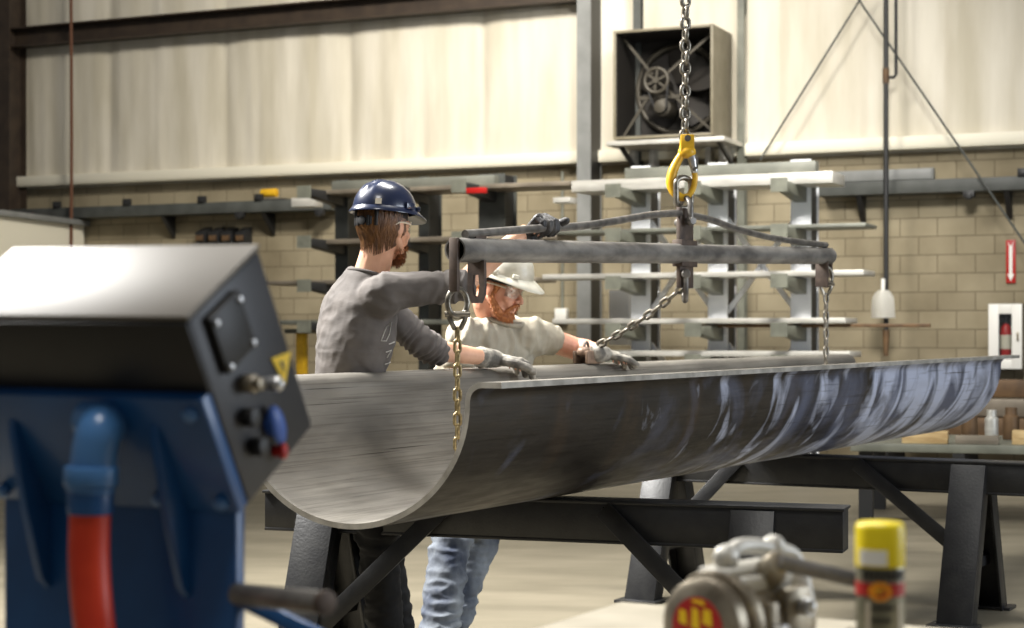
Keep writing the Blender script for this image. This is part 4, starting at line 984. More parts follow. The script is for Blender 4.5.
# small clamp ring behind the can
p = onb(880, 2.5)
t = thing('ring_clamp', 'small steel ring clamp lying on the bench behind the spray can', 'clamp', p, .2)
b = MB(); b.tube([(-.042 + .0 * a, .022 * math.cos(a), .036 + .03 * math.sin(a)) for a in [2 * math.pi * k / 24 for k in range(24)]], .0085, 10, True); b.build('ring', M['steel'], t)
b = MB(); b.tube([(.042, .022 * math.cos(a), .034 + .026 * math.sin(a)) for a in [2 * math.pi * k / 24 for k in range(24)]], .008, 10, True); b.build('ring', M['steel'], t)
b = MB(); b.cyl((-.042, 0, .066), (.042, 0, .06), .007); b.cyl((-.042, 0, .0), (.042, 0, .008), .007); b.build('bar', M['rod'], t)

# ---------------------------------------------------------------- people
def rot_fwd(yaw, pitch=0, roll=0):
    """local +Y forward, +X person's right, +Z up -> world; yaw measured from +X"""
    return Matrix.Rotation(yaw - math.pi / 2, 4, 'Z') @ Matrix.Rotation(pitch, 4, 'X') @ Matrix.Rotation(roll, 4, 'Y')
def limb(b, pts, rs, n=5, seg=16):
    P = catmull(pts, n); k = len(pts) - 1; out = []
    for i in range(len(P)):
        f = i / (len(P) - 1) * k; j = min(int(f), k - 1); u = f - j; out.append(rs[j] * (1 - u) + rs[j + 1] * u)
    b.tube(P, out, seg, round_ends=True)
def torso(b, rings, n=4, seg=28, ex=.82):
    """rings: (centre, half width, half depth, yaw) bottom to top"""
    C = catmull([r[0] for r in rings], n); k = len(rings) - 1; out = []
    for i, c in enumerate(C):
        f = i / (len(C) - 1) * k; j = min(int(f), k - 1); u = f - j; u2 = u
        a, d = rings[j], rings[j + 1]; hw = a[1] * (1 - u) + d[1] * u; hd = a[2] * (1 - u) + d[2] * u; yw = a[3] * (1 - u) + d[3] * u
        fw = Vector((math.cos(yw), math.sin(yw), 0)); rt = Vector((math.sin(yw), -math.cos(yw), 0))
        tan = (C[min(i + 1, len(C) - 1)] - C[max(i - 1, 0)]).normalized(); fw = (fw - tan * fw.dot(tan)).normalized(); rt = (rt - tan * rt.dot(tan)).normalized()
        ring = []
        for q in range(seg):
            th = 2 * math.pi * q / seg; x, y = math.cos(th), math.sin(th)
            ring.append(c + rt * hw * math.copysign(abs(x) ** ex, x) + fw * hd * math.copysign(abs(y) ** ex, y))
        out.append(ring)
    b.loft(out)
def finger(b, base, d, axis, lens, curls, r):
    """curl turns about axis; returns nothing"""
    pts = [base]; rs = [r * 1.08]; dd = d.copy()
    for l, c in zip(lens, curls):
        dd = Matrix.Rotation(c, 3, axis) @ dd
        pts.append(pts[-1] + dd * l); rs.append(rs[-1] * .94)
    fine = []; fr = []
    for i in range(len(pts) - 1):
        for k in range(3): fine.append(pts[i].lerp(pts[i + 1], k / 3)); fr.append(rs[i] + (rs[i + 1] - rs[i]) * k / 3)
    fine.append(pts[-1]); fr.append(rs[-1])
    b.tube(fine, fr, 10, round_ends=True)
def hand(b, wrist, d, nrm, side, curls, sc=1.0, fr=.0098, thumb=(.75, .75, .1), thcurl=.35, spread=.1, cuff=0):
    """d wrist->knuckles, nrm out of the back of the hand, side toward the thumb; curls per finger index..little of three joints"""
    d = d.normalized(); nrm = (nrm - d * nrm.dot(d)).normalized(); t = side - d * side.dot(d) - nrm * side.dot(nrm); t.normalize()
    ax = d.cross(-nrm).normalized()                    # rotation axis that carries d toward the palm side
    rings = []
    for f, hw, hd in ((-.12, .026, .021), (.0, .029, .021), (.25, .037, .019), (.55, .043, .017), (.85, .044, .0145), (1.02, .041, .012)):
        c = wrist + d * .095 * f * sc; ring = []
        for q in range(20):
            th = 2 * math.pi * q / 20; x, y = math.cos(th), math.sin(th)
            ring.append(c + t * hw * sc * math.copysign(abs(x) ** .75, x) + nrm * hd * sc * math.copysign(abs(y) ** .9, y))
        rings.append(ring)
    b.loft(rings)
    offs = (.0325, .0112, -.0108, -.0318); ln = (.072, .08, .075, .059)
    for i in range(4):
        base = wrist + (d * (.091 - .004 * abs(i - 1)) + t * offs[i]) * sc
        dd = (d + t * spread * (1.3 - i * .9)).normalized(); L = ln[i] * sc
        finger(b, base, dd, ax, (L * .46, L * .31, L * .27), curls[i], fr * sc * (1 if i < 3 else .9))
    base = wrist + (d * .022 + t * .026 - nrm * .006) * sc
    td = (d * thumb[0] + t * thumb[1] - nrm * thumb[2]).normalized()
    finger(b, base, td, (td.cross(d * 1.0 - nrm * .6)).normalized(), (.046 * sc, .034 * sc, .028 * sc), (0, thcurl, thcurl * .8), fr * 1.18 * sc)
    if cuff:
        limb(b, [wrist - d * cuff, wrist - d * cuff * .5, wrist + d * .01], [.037 * sc, .033 * sc, .03 * sc])
def wrinkle(amp, freq, dirs=(1, 1, 1), amp2=0, f2=30):
    def fn(co, nn):
        p = Vector((co.x * dirs[0], co.y * dirs[1], co.z * dirs[2])) * freq
        a = noise.noise(p); rdg = 1 - abs(noise.noise(p * 1.7 + Vector((3, 7, 1)))) * 2
        return amp * (a * .6 + rdg * .5 - .3) + (amp2 * noise.noise(co * f2) if amp2 else 0)
    return fn
def head_shapes(b, HM, nose=1.0):
    """skin of a head; HM maps head space (eye line at z=0) to the world"""
    R3 = HM.to_3x3()
    def e(c, r, rx=0, rz=0): b.ell(HM @ Vector(c), r, R3 @ Euler((rx, 0, rz)).to_matrix(), 24, 16)
    def cap(pts, rs): b.tube([HM @ Vector(p) for p in pts], rs, 12, round_ends=True)
    e((0, -.014, .034), (.0755, .096, .086)); e((0, .012, -.015), (.07, .078, .075)); e((0, .03, -.045), (.058, .056, .07))
    e((0, .05, -.088), (.042, .036, .03)); e((0, .074, -.1), (.021, .019, .018))
    cap([(.062, 0, -.05), (.05, .035, -.085), (.02, .07, -.102)], [.016, .018, .016]); cap([(-.062, 0, -.05), (-.05, .035, -.085), (-.02, .07, -.102)], [.016, .018, .016])
    e((0, .07, .022), (.056, .02, .014)); e((.033, .079, .02), (.022, .011, .007)); e((-.033, .079, .02), (.022, .011, .007)); e((0, .066, .045), (.05, .022, .03))
    for s in (-1, 1):
        e((s * .043, .06, -.028), (.024, .022, .02)); e((s * .03, .07, -.045), (.02, .02, .024))
        e((s * .032, .079, -.0045), (.0155, .0095, .004)); e((s * .032, .08, .0075), (.0165, .0105, .0042))
        e((s * .077, -.008, -.01), (.009, .019, .031), 0, s * -.35); e((s * .081, -.013, .006), (.006, .014, .014), 0, s * -.35); e((s * .076, -.002, -.035), (.008, .009, .009))
        e((s * .0135, .096, -.036), (.0095, .011, .008))
    cap([(0, .082, .008), (0, .094, -.008), (0, .108 * nose, -.026), (0, .111 * nose, -.034)], [.0085, .009, .0115, .0125])
    e((0, .086, -.062), (.026, .012, .012)); e((0, .0915, -.0605), (.02, .0075, .0045)); e((0, .09, -.072), (.019, .0085, .0055)); e((0, .083, -.084), (.02, .012, .008))
def strands(b, fn, nn, seed=1, r=.0016, steps=4):
    rd = random.Random(seed)
    for _ in range(nn):
        pts = fn(rd)
        if pts: b.tube(pts, [r * (1 - .75 * k / (len(pts) - 1)) for k in range(len(pts))], 4)
def hard_hat(parent, HM, m, label, sticker=None, back=True, zup=.052, tilt=.06, S=1.0):
    """shell, brim with visor, ribs, slots, suspension band with nape ratchet; HM head space"""
    G = HM @ Matrix.Translation((0, -.008, zup)) @ Matrix.Rotation(tilt, 4, 'X') @ Matrix.Scale(S, 4)
    def g(x, y, z): return G @ Vector((x, y, z))
    ax, by, hz = .112, .138, .118
    b = MB(); seg = 64; rings = []
    for j in range(15):
        el = (math.pi / 2) * j / 14 * .985; ring = []
        for k in range(seg):
            a = 2 * math.pi * k / seg; x, y = math.cos(a), math.sin(a); r = math.cos(el) ** .82; z = hz * math.sin(el) ** .95
            px_, py_ = ax * x * r, by * y * r
            rib = math.exp(-(px_ / .011) ** 2) * .007 + .0045 * (math.exp(-((px_ - .034) / .009) ** 2) + math.exp(-((px_ + .034) / .009) ** 2))
            z += rib * min(1, math.sin(el) * 1.6) * (1 if abs(py_) < .115 else .4)
            ring.append(g(px_, py_, z))
        rings.append(ring)
    inner = [[g(*((G.inverted() @ p) * .965)) for p in r] for r in reversed(rings)]
    b.loft(rings, cap=False); b.loft(inner, cap=False)
    sh = b.build('helmet', m, parent, world=True, smooth=60, label=label)
    b = MB(); brim = []
    for k in range(seg):
        a = 2 * math.pi * k / seg; x, y = math.cos(a), math.sin(a); fr_ = max(0, y) ** 2.2
        o = .013 + .045 * fr_; row = []
        for f, dz in ((-.03, .006), (0, .012), (.5, .004), (1.0, -.006), (1.0, -.010), (.5, -.002), (-.03, 0)):
            dzz = dz - .016 * fr_ * max(f, 0)
            row.append(g((ax + o * f) * x, (by + o * f) * y, dzz))
        brim.append(row)
    b.loft(brim, cap=False, closed=True); b.build('brim', m, sh, world=True, smooth=60)
    for s in (-1, 1):
        b = MB(); b.box(G @ Vector((s * (ax + .004), .012, .021)), (.012, .045, .026), G.to_3x3().normalized())
        b.box(G @ Vector((s * (ax + .009), .012, .018)), (.006, .03, .012), G.to_3x3().normalized())
        b.build('accessory_slot', m, sh, world=True, bevel=.003)
        b = MB(); b.box(G @ Vector((s * .085, .098, .02)), (.03, .014, .018), G.to_3x3().normalized() @ Euler((0, 0, s * -.75)).to_matrix()); b.build('visor_clip', m, sh, world=True, bevel=.003)
    b = MB(); ro, ri = [], []
    for k in range(40):
        a = 2 * math.pi * k / 40; ro.append((a, 1)); 
    rr = []
    for k in range(40):
        a = 2 * math.pi * k / 40; x, y = math.cos(a), math.sin(a); dn = -.016 - .03 * max(0, -y)
        rr.append([g((ax - .024) * x * q, (by - .034) * y * q - .006, dn + h_) for q, h_ in ((1, -.010), (1, .014), (.965, .014), (.965, -.010))])
    b.loft(rr, cap=False, closed=True); b.build('suspension_band', M['strap'], sh, world=True)
    b = MB(); yb_ = -(by - .034) - .006; b.box(g(0, yb_ - .002, -.047), (.075, .016, .032), G.to_3x3().normalized())
    for s in (-1, 1): b.box(g(s * .024, yb_ - .006, -.047), (.012, .018, .038), G.to_3x3().normalized()); b.box(g(s * .05, yb_ + .008, -.03), (.014, .012, .07), G.to_3x3().normalized())
    b.cyl(g(0, yb_ - .006, -.047), g(0, yb_ - .022, -.047), .017); b.build('ratchet', M['strap'], sh, world=True, bevel=.002)
    if sticker:
        aa, el = sticker; b = MB(); pts = []
        for da, de in ((-.1, -.09), (.1, -.09), (.1, .09), (-.1, .09)):
            r = math.cos(el + de) ** .82 * 1.012; pts.append(g(ax * math.cos(aa + da) * r, by * math.sin(aa + da) * r, hz * math.sin(el + de) ** .95))
        nrm = (pts[1] - pts[0]).cross(pts[3] - pts[0]).normalized(); 
        if nrm.dot(pts[0] - g(0, 0, 0)) < 0: nrm = -nrm
        b.prism([p + nrm * .0005 for p in pts], nrm * .0012); b.build('sticker', M['sticker'], sh, world=True, label='square white sticker')
    return sh
def glasses(parent, HM):
    b = MB(); rows = []
    for k in range(25):
        a = R(-62 + 124 * k / 24); x, y = .078 * math.sin(a), .022 + .077 * math.cos(a)
        nb = .012 * math.exp(-(math.sin(a) / .13) ** 2); side_ = abs(math.sin(a)) ** 3
        rows.append([HM @ Vector((x, y, .021)), HM @ Vector((x * 1.005, y + .0022, .021)), HM @ Vector((x * 1.005, y + .0022, -.026 + nb + .008 * side_)), HM @ Vector((x, y, -.026 + nb + .008 * side_))])
    b.loft(rows); gl = b.build('safety_glasses', M['lens'], parent, world=True, label='clear wraparound safety glasses')
    b = MB(); top = []
    for k in range(25):
        a = R(-64 + 128 * k / 24); top.append(HM @ Vector((.079 * math.sin(a), .024 + .077 * math.cos(a), .0215)))
    b.tube(top, .0022, 8); b.build('brow_bar', M['sticker'], gl, world=True)
    for s in (-1, 1):
        b = MB(); b.tube([HM @ Vector(p) for p in ((s * .071, .058, .012), (s * .082, .02, .012), (s * .087, -.02, .008), (s * .08, -.045, -.008))], [.0045, .004, .0035, .003], 8); b.build('temple_arm', M['sticker'], gl, world=True)
def eyes(parent, HM):
    for s in (-1, 1):
        c = HM @ Vector((s * .032, .0745, .0015)); b = MB(); b.ell(c, (.0115,) * 3); e_ = b.build('eye', M['eye'], parent, world=True)
        b = MB(); b.ell(HM @ Vector((s * .034, .0825, -.0005)), (.0052, .0045, .0052), HM.to_3x3()); b.build('iris', M['iris'], e_, world=True)
def skin_mesh(b, m, parent): return b.build('body', m, parent, world=True, remesh=.0046, smooth_it=4)

# ---- the man in the navy helmet, gripping the truss rod, other hand on the far rim
P1 = thing('person', 'person in navy hard hat and charcoal shirt, back turned, gripping the rod over the spreader', 'person', (-.60, 6.70, 0))
yawP, yawC = R(8), R(26)
pel = Vector((-.615, 6.72, 1.0)); sh_r = Vector((-.465, 6.52, 1.522)); sh_l = Vector((-.545, 6.86, 1.49)); nk = Vector((-.545, 6.69, 1.585))
el_r = Vector((-.195, 6.56, 1.545)); wr_r = Vector((.045, 6.685, 1.752))
el_l = Vector((-.315, 6.99, 1.300)); wr_l = Vector((-.075, 7.215, 1.262))
HM1 = Matrix.Translation((-.487, 6.715, 1.778)) @ rot_fwd(R(53), R(-6), 0) @ Matrix.Scale(1.05, 4)
rod = [TM @ p for p in r1]
def at_px(P, px):
    for a_, b_ in zip(P[:-1], P[1:]):
        xa, xb = CX + F * a_.x / a_.y, CX + F * b_.x / b_.y
        if (xa - px) * (xb - px) <= 0: return a_.lerp(b_, (px - xa) / (xb - xa))
grip = at_px(rod, 547); rdir = (at_px(rod, 560) - at_px(rod, 534)).normalized()
if rdir.y < 0: rdir = -rdir
b = MB(); head_shapes(b, HM1)
limb(b, [HM1 @ Vector((0, -.022, -.03)), HM1 @ Vector((0, -.03, -.09)), nk + Vector((-.0, .0, -.02)), nk + Vector((-.015, 0, -.1))], [.06, .063, .07, .08])
torso(b, [(pel, .145, .095, yawP), (pel + Vector((.0, 0, .2)), .135, .085, yawP), (Vector((-.60, 6.70, 1.36)), .15, .095, yawC), (Vector((-.565, 6.69, 1.5)), .12, .08, yawC)])
limb(b, [sh_r, sh_r.lerp(el_r, .5), el_r], [.046, .042, .038]); limb(b, [el_r, el_r.lerp(wr_r, .3), wr_r], [.043, .044, .03])
limb(b, [sh_l, sh_l.lerp(el_l, .5), el_l], [.046, .042, .038]); limb(b, [el_l, el_l.lerp(wr_l, .3), wr_l], [.041, .042, .029])
hips = [(Vector((-.61, 6.72, .96)), Vector((-.53, 6.90, .52)), Vector((-.50, 7.02, .09))), (Vector((-.63, 6.88, .96)), Vector((-.53, 7.08, .52)), Vector((-.46, 7.22, .09)))]
for h_, k_, a_ in hips: limb(b, [h_, k_, a_], [.075, .048, .036]); limb(b, [a_, a_ + Vector((.06, .0, -.04))], [.033, .028])
gd = Vector((.86, -.51, .05)).normalized(); kn = grip - gd * .026 + Vector((0, 0, .034)); 
wr_r = kn - gd * .066 + Vector((0, 0, -.072)); gdir = (kn - wr_r).normalized(); gn = Vector((-.6, .36, .75))
gc = [(1.25, 1.2, .9), (1.3, 1.2, .9), (1.35, 1.2, .9), (1.4, 1.2, .9)]
hand(b, wr_r, gdir, gn, rdir, gc, .84, .0065, spread=.03)
ld = Vector((.80, .60, -.10)).normalized(); ln_ = Vector((0, 0, 1)); ls = Vector((.6, -.8, 0))
lc = [(.34, .55, .4), (.2, .5, .4), (.2, .55, .4), (.25, .6, .4)]
hand(b, wr_l, ld, ln_, ls, lc, .86, .0065, spread=.05)
body1 = skin_mesh(b, M['skin'], P1)
eyes(P1, HM1)
b = MB(); sc1 = 1.13; hand(b, wr_r, gdir, gn, rdir, gc, sc1 * 1.1, .0125, cuff=.03, spread=.03); b.build('glove', M['glove_dark'], P1, world=True, remesh=.0032, smooth_it=3, disp=wrinkle(.0016, 60), label='black work glove gripping the rod')
b = MB(); hand(b, wr_l, ld, ln_, ls, lc, sc1 * 1.1, .0132, cuff=.065, spread=.05); gl_ = b.build('glove', M['glove'], P1, world=True, remesh=.0032, smooth_it=3, disp=wrinkle(.0016, 60), label='grey work glove on the far rim')
b = MB(); cw = wr_l - ld * .066; ring_ = []
b.tube([cw - ld * .006, cw + ld * .006], .043, 20); b.build('cuff_band', M['strap'], gl_, world=True)
# long sleeved shirt pushed up to the elbows
b = MB()
torso(b, [(pel + Vector((-.0, 0, -.14)), .19, .135, yawP), (pel + Vector((.0, 0, .03)), .185, .13, yawP), (pel + Vector((-.01, 0, .2)), .18, .128, R(14)), (Vector((-.598, 6.70, 1.36)), .2, .138, yawC), (Vector((-.578, 6.695, 1.48)), .19, .125, yawC), (Vector((-.56, 6.692, 1.56)), .12, .09, yawC), (Vector((-.548, 6.692, 1.6)), .074, .07, yawC)])
for s_, e_, w_ in ((sh_r, el_r, wr_r), (sh_l, el_l, wr_l)):
    d_ = (e_ - s_).normalized(); d2 = (w_ - e_).normalized(); inn = (Vector((-.56, 6.69, 1.5)) - s_) * .62
    limb(b, [s_ + inn + Vector((0, 0, -.03)), s_ + Vector((-.01, 0, -.012))], [.095, .082]); 
    pts = [s_ - d_ * .02, s_.lerp(e_, .25), s_.lerp(e_, .5), s_.lerp(e_, .8), e_ - d_ * .0, e_ + d2 * .035]
    b.tube(catmull(pts, 6), [.08, .079, .0775, .0755, .074, .072, .071, .070, .069, .068, .067, .066, .066, .0645, .064, .063, .062, .062, .0615, .061, .061, .063, .060, .063, .060, .063, .060, .062, .059, .061, .057], 20)
def shirt_disp(co, nn):
    w1 = wrinkle(.008, 7, (1, 1, 1.6), .0016, 28)(co, nn)
    for e_, s_ in ((el_r, sh_r), (el_l, sh_l)):          # bunched rings above the elbow
        d_ = (e_ - s_).normalized(); x = (co - s_).dot(d_); rad = (co - s_ - d_ * x).length
        if x > .14 and rad < .1: w1 += .0045 * math.sin(x * 210 + 9 * noise.noise(co * 9)) * min(1, (x - .14) / .08)
    w1 += .006 * max(0, math.sin((co.z * 30 + (co.x + co.y) * 22) + 4 * noise.noise(co * 5))) * (1 if co.z < 1.3 else .3)
    return w1
shirt = b.build('shirt', M['shirt_grey'], P1, world=True, remesh=.0065, smooth_it=5, disp=shirt_disp, label='charcoal long sleeved shirt pushed up to the elbows')
# collar ribbing
b = MB(); cr = []
for k in range(36):
    a = 2 * math.pi * k / 36; yw = yawC; fw = Vector((math.cos(yw), math.sin(yw), 0)); rt = Vector((math.sin(yw), -math.cos(yw), 0))
    cr.append(Vector((-.546, 6.692, 1.588)) + rt * .082 * math.cos(a) + fw * .078 * math.sin(a) + Vector((0, 0, -.022 * math.sin(a))))
b.tube(cr, .009, 10, True); b.build('collar', M['shirt_grey'], shirt, world=True)
# pale outline print on the chest side
b = MB()
def on_shirt(px, py):
    """closest point of the shirt seen from the camera is not needed: print sits at a known place on the right flank"""
    return V(px, py, 6.56)
shirt_print = [[(383, 335), (386, 327), (391, 322), (389, 334), (386, 341), (381, 341), (383, 335)], [(386, 352), (391, 350), (395, 353), (392, 358), (387, 357)], [(389, 344), (394, 342), (397, 345)], [(385, 364), (390, 362), (396, 364)]]
bvh_o = shirt
from mathutils.bvhtree import BVHTree
me_ = shirt.data; off_ = mw(P1).translation
bv = BVHTree.FromPolygons([v.co + off_ for v in me_.vertices], [list(p.vertices) for p in me_.polygons])
for line in shirt_print:
    pts = []
    for px_, py_ in line:
        d_ = (V(px_, py_, 6.5) - Vector((0, 0, H))).normalized(); h_ = bv.ray_cast(Vector((0, 0, H)), d_)
        if h_[0]: pts.append(h_[0] + h_[1] * .0015)
    if len(pts) > 1: b.tube(pts, .0026, 6, round_ends=True)
b.build('print', M['print'], shirt, world=True, label='pale outline print on the chest')
def trousers(P, hips_, pelv, m, wst, seed, label, bag=1.0, amp=.012):
    b = MB(); 
    torso(b, [(pelv + Vector((0, 0, -.12)), wst * .98, .135, yawP), (pelv + Vector((0, 0, -.02)), wst, .13, yawP), (pelv + Vector((0, 0, .09)), wst * .92, .118, yawP)])
    for h_, k_, a_ in hips_:
        pts = [h_ + Vector((0, 0, .03)), h_.lerp(k_, .4), k_, k_.lerp(a_, .45), a_ + Vector((0, 0, -.045))]
        b.tube(catmull(pts, 5), [bag * q for q in [.112, .11, .107, .104, .1, .098, .094, .09, .086, .083, .08, .079, .079, .079, .079, .078, .077, .076, .076, .077, .08][:21]], 20)
    def dp(co, nn):
        a_ = wrinkle(amp, 8, (1, 1, 2.2), .0012, 40)(co, nn)
        if co.z < .34: a_ += .008 * math.sin(co.z * 85 + 6 * noise.noise(co * 6)) * (.34 - co.z) / .25
        if .42 < co.z < .66: a_ += .005 * math.sin(co.z * 70 + co.x * 30 + 5 * noise.noise(co * 7))
        return a_
    return b.build('trousers', m, P, world=True, remesh=.0085, smooth_it=4, disp=dp, label=label)
def boots(P, hips_, fdirs):
    for (h_, k_, a_), yw in zip(hips_, fdirs):
        fw = Vector((math.cos(yw), math.sin(yw), 0)); rt = Vector((math.sin(yw), -math.cos(yw), 0)); b = MB(); base = Vector((a_.x, a_.y, 0))
        limb(b, [base + Vector((0, 0, .12)), base + Vector((0, 0, .1)), base + fw * .02 + Vector((0, 0, .06))], [.044, .045, .05])
        limb(b, [base - fw * .035 + Vector((0, 0, .05)), base + fw * .06 + Vector((0, 0, .06)), base + fw * .13 + Vector((0, 0, .05)), base + fw * .175 + Vector((0, 0, .045))], [.044, .05, .048, .038])
        bt = b.build('boot', M['boot'], P, world=True, remesh=.008, smooth_it=4)
        b = MB(); out = []
        for k in range(32):
            q = 2 * math.pi * k / 32; l_ = .145 * math.sin(q) + .062; wd_ = .047 + .006 * math.sin(q); out.append(base + fw * l_ + rt * wd_ * math.cos(q) + Vector((0, 0, .001)))
        b.prism(out, (0, 0, .028)); b.build('sole', M['strap'], bt, world=True, bevel=.004)
trousers(P1, hips, pel + Vector((0, 0, -.06)), M['trouser'], .185, 1, 'black work trousers')
boots(P1, hips, (R(5), R(20)))
# brown hair: base plus strands
def hair_base(b, HM):
    R3 = HM.to_3x3()
    b.ell(HM @ Vector((0, -.024, .012)), (.08 * 1.05, .093 * 1.05, .075 * 1.05), R3, 28, 18); b.ell(HM @ Vector((0, -.05, -.062)), (.054, .038, .05), R3, 24, 14)
    for s in (-1, 1): b.ell(HM @ Vector((s * .074, .018, -.012)), (.008, .013, .026), R3)
b = MB(); hair_base(b, HM1); hr = b.build('hair', M['hair'], P1, world=True, remesh=.005, smooth_it=2, disp=wrinkle(.004, 50, (1, 1, .25)), label='short brown hair below the helmet')
def hair_st(rd):
    a = rd.uniform(-2.3, 2.3) - math.pi / 2; z0 = rd.uniform(-.05, .05); L = rd.uniform(.04, .085)
    pts = []
    for k in range(5):
        z = z0 - L * k / 4; lim = -.122 + .075 * (abs(a + math.pi / 2) / 2.3) ** 1.5
        if z < lim: z = lim - .002 * k
        f = math.sqrt(max(.62, 1 - ((max(z, -.07) - .012) / .11) ** 2)); rr_ = 1.0 - (.10 if z < -.045 else 0) * min(1, (-.045 - z) / .05)
        pts.append(HM1 @ Vector((.0845 * math.cos(a) * f * rr_ , -.024 + .0975 * math.sin(a) * f * rr_, z)) + Vector((rd.uniform(-.002, .002), rd.uniform(-.002, .002), 0)))
    return pts
b = MB(); strands(b, hair_st, 1300, 4, .0021); b.build('strands', M['hair'], hr, world=True)
def beard(P, HM, m, full, label, seed):
    R3 = HM.to_3x3(); b = MB()
    b.ell(HM @ Vector((0, .073, -.106)), (.031, .028, .03 if full else .032), R3); 
    for s in (-1, 1):
        if full: b.tube([HM @ Vector(p) for p in ((s * .073, .008, -.02), (s * .066, .014, -.055), (s * .05, .045, -.092), (s * .02, .07, -.112))], [.008, .015, .02, .02], 12, round_ends=True)
        else: b.tube([HM @ Vector(p) for p in ((s * .058, .02, -.075), (s * .042, .05, -.098), (s * .015, .072, -.112))], [.01, .017, .02], 12, round_ends=True)
        b.tube([HM @ Vector(p) for p in ((s * .033, .078, -.082), (s * .026, .088, -.064), (s * .008, .1, -.0515))], [.009, .0085, .0085], 10, round_ends=True)
    br_ = b.build('beard', m, P, world=True, remesh=.0035, smooth_it=2, disp=wrinkle(.003, 90), label=label)
    me2 = br_.data; vv = [(v.co.copy(), v.normal.copy()) for v in me2.vertices]; rd = random.Random(seed); b = MB(); o_ = mw(P).translation
    dn = HM.to_3x3() @ Vector((0, .25, -1)); dn.normalize()
    for _ in range(900):
        c, n_ = rd.choice(vv); d_ = (n_ * .6 + dn * .8 + Vector((rd.uniform(-.3, .3), rd.uniform(-.3, .3), rd.uniform(-.3, .3)))).normalized(); L = rd.uniform(.006, .014)
        b.tube([c + o_ - n_ * .001, c + o_ + d_ * L * .5, c + o_ + d_ * L + dn * L * .2], [.0011, .0009, .0003], 4)
    b.build('strands', m, br_, world=True)
    return br_
beard(P1, HM1, M['beard'], False, 'auburn chin beard', 3)
glasses(P1, HM1)
hard_hat(P1, HM1, M['navy'], 'glossy navy hard hat', sticker=(-.95, .2), tilt=.03, zup=.05, S=.95)

# ---- the man in the white helmet leaning over the far rim
P2 = thing('person', 'person in white hard hat and tan T-shirt leaning over the far rim looking down', 'person', (-.2, 8.05, 0))
yawP, yawC = R(-28), R(-44)
pel2 = Vector((-.235, 8.06, .99)); nk2 = Vector((-.068, 7.93, 1.43)); sh_r2 = Vector((-.215, 7.80, 1.355)); sh_l2 = Vector((.105, 8.02, 1.36))
el_l2 = Vector((.30, 8.17, 1.295)); wr_l2 = Vector((.425, 8.075, 1.272)); el_r2 = Vector((-.24, 7.74, 1.07)); wr_r2 = Vector((-.10, 7.69, .93))
HM2 = Matrix.Translation((-.055, 7.845, 1.582)) @ rot_fwd(R(-22), R(-20), R(3)) @ Matrix.Scale(1.1, 4)
b = MB(); head_shapes(b, HM2)
limb(b, [HM2 @ Vector((0, -.02, -.03)), HM2 @ Vector((0, -.035, -.085)), nk2 + Vector((-.01, .01, -.01)), nk2 + Vector((-.03, .03, -.1))], [.062, .062, .07, .08])
torso(b, [(pel2, .15, .105, yawP), (pel2 + Vector((.06, -.04, .2)), .14, .1, yawP), (Vector((-.09, 7.95, 1.27)), .16, .105, yawC), (Vector((-.06, 7.935, 1.37)), .12, .08, yawC)])
limb(b, [sh_r2, sh_r2.lerp(el_r2, .5), el_r2], [.052, .047, .041]); limb(b, [el_r2, el_r2.lerp(wr_r2, .3), wr_r2], [.043, .044, .03])
limb(b, [sh_l2, sh_l2.lerp(el_l2, .5), el_l2], [.056, .056, .052]); limb(b, [el_l2, el_l2.lerp(wr_l2, .35), wr_l2], [.053, .054, .034])
hips2 = [(Vector((-.30, 7.93, .95)), Vector((-.26, 7.72, .53)), Vector((-.315, 7.5, .09))), (Vector((-.18, 8.08, .95)), Vector((-.105, 7.95, .55)), Vector((-.285, 7.8, .09)))]
for h_, k_, a_ in hips2: limb(b, [h_, k_, a_], [.078, .05, .037]); limb(b, [a_, a_ + Vector((.008, -.03, -.04))], [.033, .028])
ld2 = Vector((.66, .74, -.10)).normalized(); ls2 = Vector((.74, -.66, 0)); lc2 = [(.25, .4, .3), (.2, .4, .3), (.22, .45, .3), (.3, .5, .35)]
hand(b, wr_l2, ld2, Vector((0, 0, 1)), ls2, lc2, .88, .0065, spread=.05)
rd2 = Vector((.8, -.2, -.5)).normalized(); rn2 = Vector((.4, .3, .8)); rs2 = Vector((.3, .9, 0)); rc2 = [(.5, .6, .4)] * 4
hand(b, wr_r2, rd2, rn2, rs2, rc2, .86, .0065)
skin_mesh(b, M['skin_ruddy'], P2); eyes(P2, HM2)
b = MB(); hand(b, wr_l2, ld2, Vector((0, 0, 1)), ls2, lc2, 1.18, .0122, cuff=.05, spread=.05); b.build('glove', M['glove'], P2, world=True, remesh=.0034, smooth_it=3, disp=wrinkle(.0016, 60), label='grey work glove beside the clamp')
b = MB(); hand(b, wr_r2, rd2, rn2, rs2, rc2, 1.12, .0108, cuff=.05); b.build('glove', M['glove'], P2, world=True, remesh=.0034, smooth_it=3, disp=wrinkle(.0016, 60))
b = MB()
torso(b, [(pel2 + Vector((-.02, .01, -.12)), .2, .15, yawP), (pel2 + Vector((.0, 0, .04)), .2, .15, yawP), (pel2 + Vector((.07, -.045, .2)), .2, .15, yawP), (Vector((-.10, 7.955, 1.24)), .225, .15, yawC), (Vector((-.075, 7.942, 1.33)), .2, .13, yawC), (Vector((-.058, 7.935, 1.4)), .12, .09, yawC), (Vector((-.05, 7.93, 1.435)), .084, .078, yawC)])
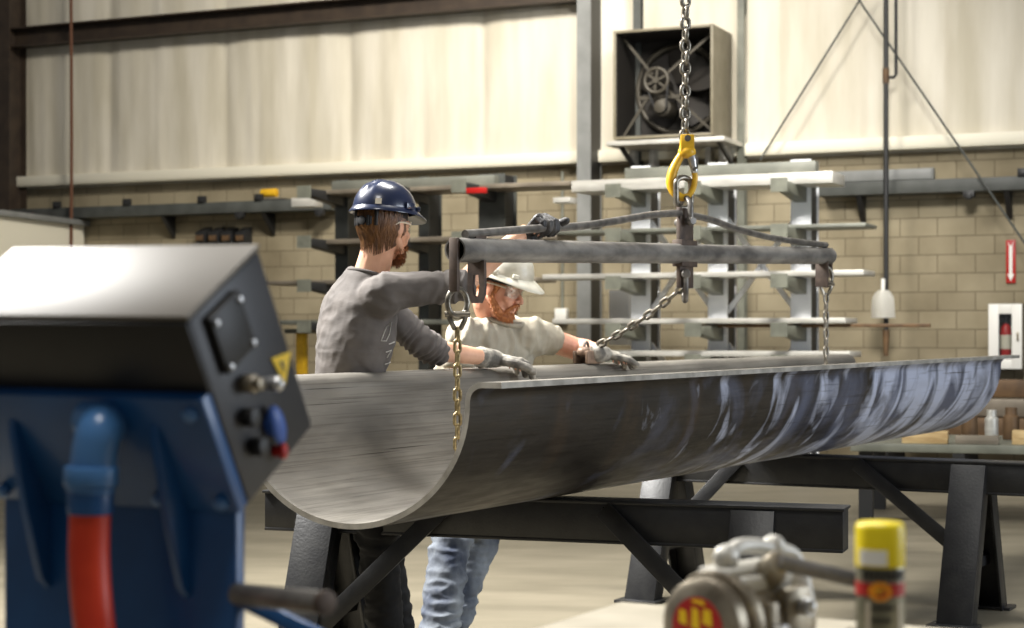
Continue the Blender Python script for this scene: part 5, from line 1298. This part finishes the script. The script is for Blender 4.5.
for s_, e_ in ((sh_r2, el_r2), (sh_l2, el_l2)):
    d_ = (e_ - s_).normalized(); inn = (Vector((-.07, 7.94, 1.33)) - s_) * .6
    limb(b, [s_ + inn, s_ + Vector((0, 0, -.01))], [.1, .088])
    b.tube(catmull([s_ - d_ * .03, s_.lerp(e_, .2), s_.lerp(e_, .3), s_.lerp(e_, .5)], 5), [.08, .079, .078, .077, .076, .075, .074, .073, .072, .072, .0715, .071, .0705, .07, .07, .07], 20)
sh2 = b.build('shirt', M['shirt_tan'], P2, world=True, remesh=.0065, smooth_it=5, disp=lambda co, nn: wrinkle(.014, 7, (1.6, 1.6, .8), .0015, 28)(co, nn) + .013 * max(0, math.sin(co.x * 55 - co.z * 22 + 5 * noise.noise(co * 5))) ** 2, label='heather tan short sleeved T-shirt')
b = MB(); cr = []
for k in range(36):
    a = 2 * math.pi * k / 36; fw = Vector((math.cos(yawC), math.sin(yawC), 0)); rt = Vector((math.sin(yawC), -math.cos(yawC), 0))
    cr.append(Vector((-.045, 7.925, 1.437)) + rt * .092 * math.cos(a) + fw * .088 * math.sin(a) + Vector((0, 0, -.035 * math.sin(a))))
b.tube(cr, .011, 10, True); b.build('collar', M['shirt_tan'], sh2, world=True)
trousers(P2, hips2, pel2 + Vector((0, 0, -.06)), M['jeans'], .19, 2, 'faded blue jeans', 1.14, .016)
boots(P2, hips2, (R(-60), R(-85)))
beard(P2, HM2, M['beard2'], True, 'full short ginger beard', 5)
b = MB(); hair_base(b, HM2 @ Matrix.Translation((0, 0, .008)) @ Matrix.Scale(.985, 4)); b.build('hair', M['beard2'], P2, world=True, remesh=.005, smooth_it=2, disp=wrinkle(.003, 60), label='cropped ginger hair')
b = MB()
for s in (-1, 1): b.tube([HM2 @ Vector(p) for p in ((s * .016, .091, .017), (s * .034, .089, .022), (s * .052, .077, .017))], [.004, .0045, .003], 8, round_ends=True)
for s in (-1, 1): pass
b.build('eyebrows', M['beard2'], P2, world=True)
glasses(P2, HM2)
hard_hat(P2, HM2, M['white_hat'], 'white hard hat', tilt=.04, zup=.046)
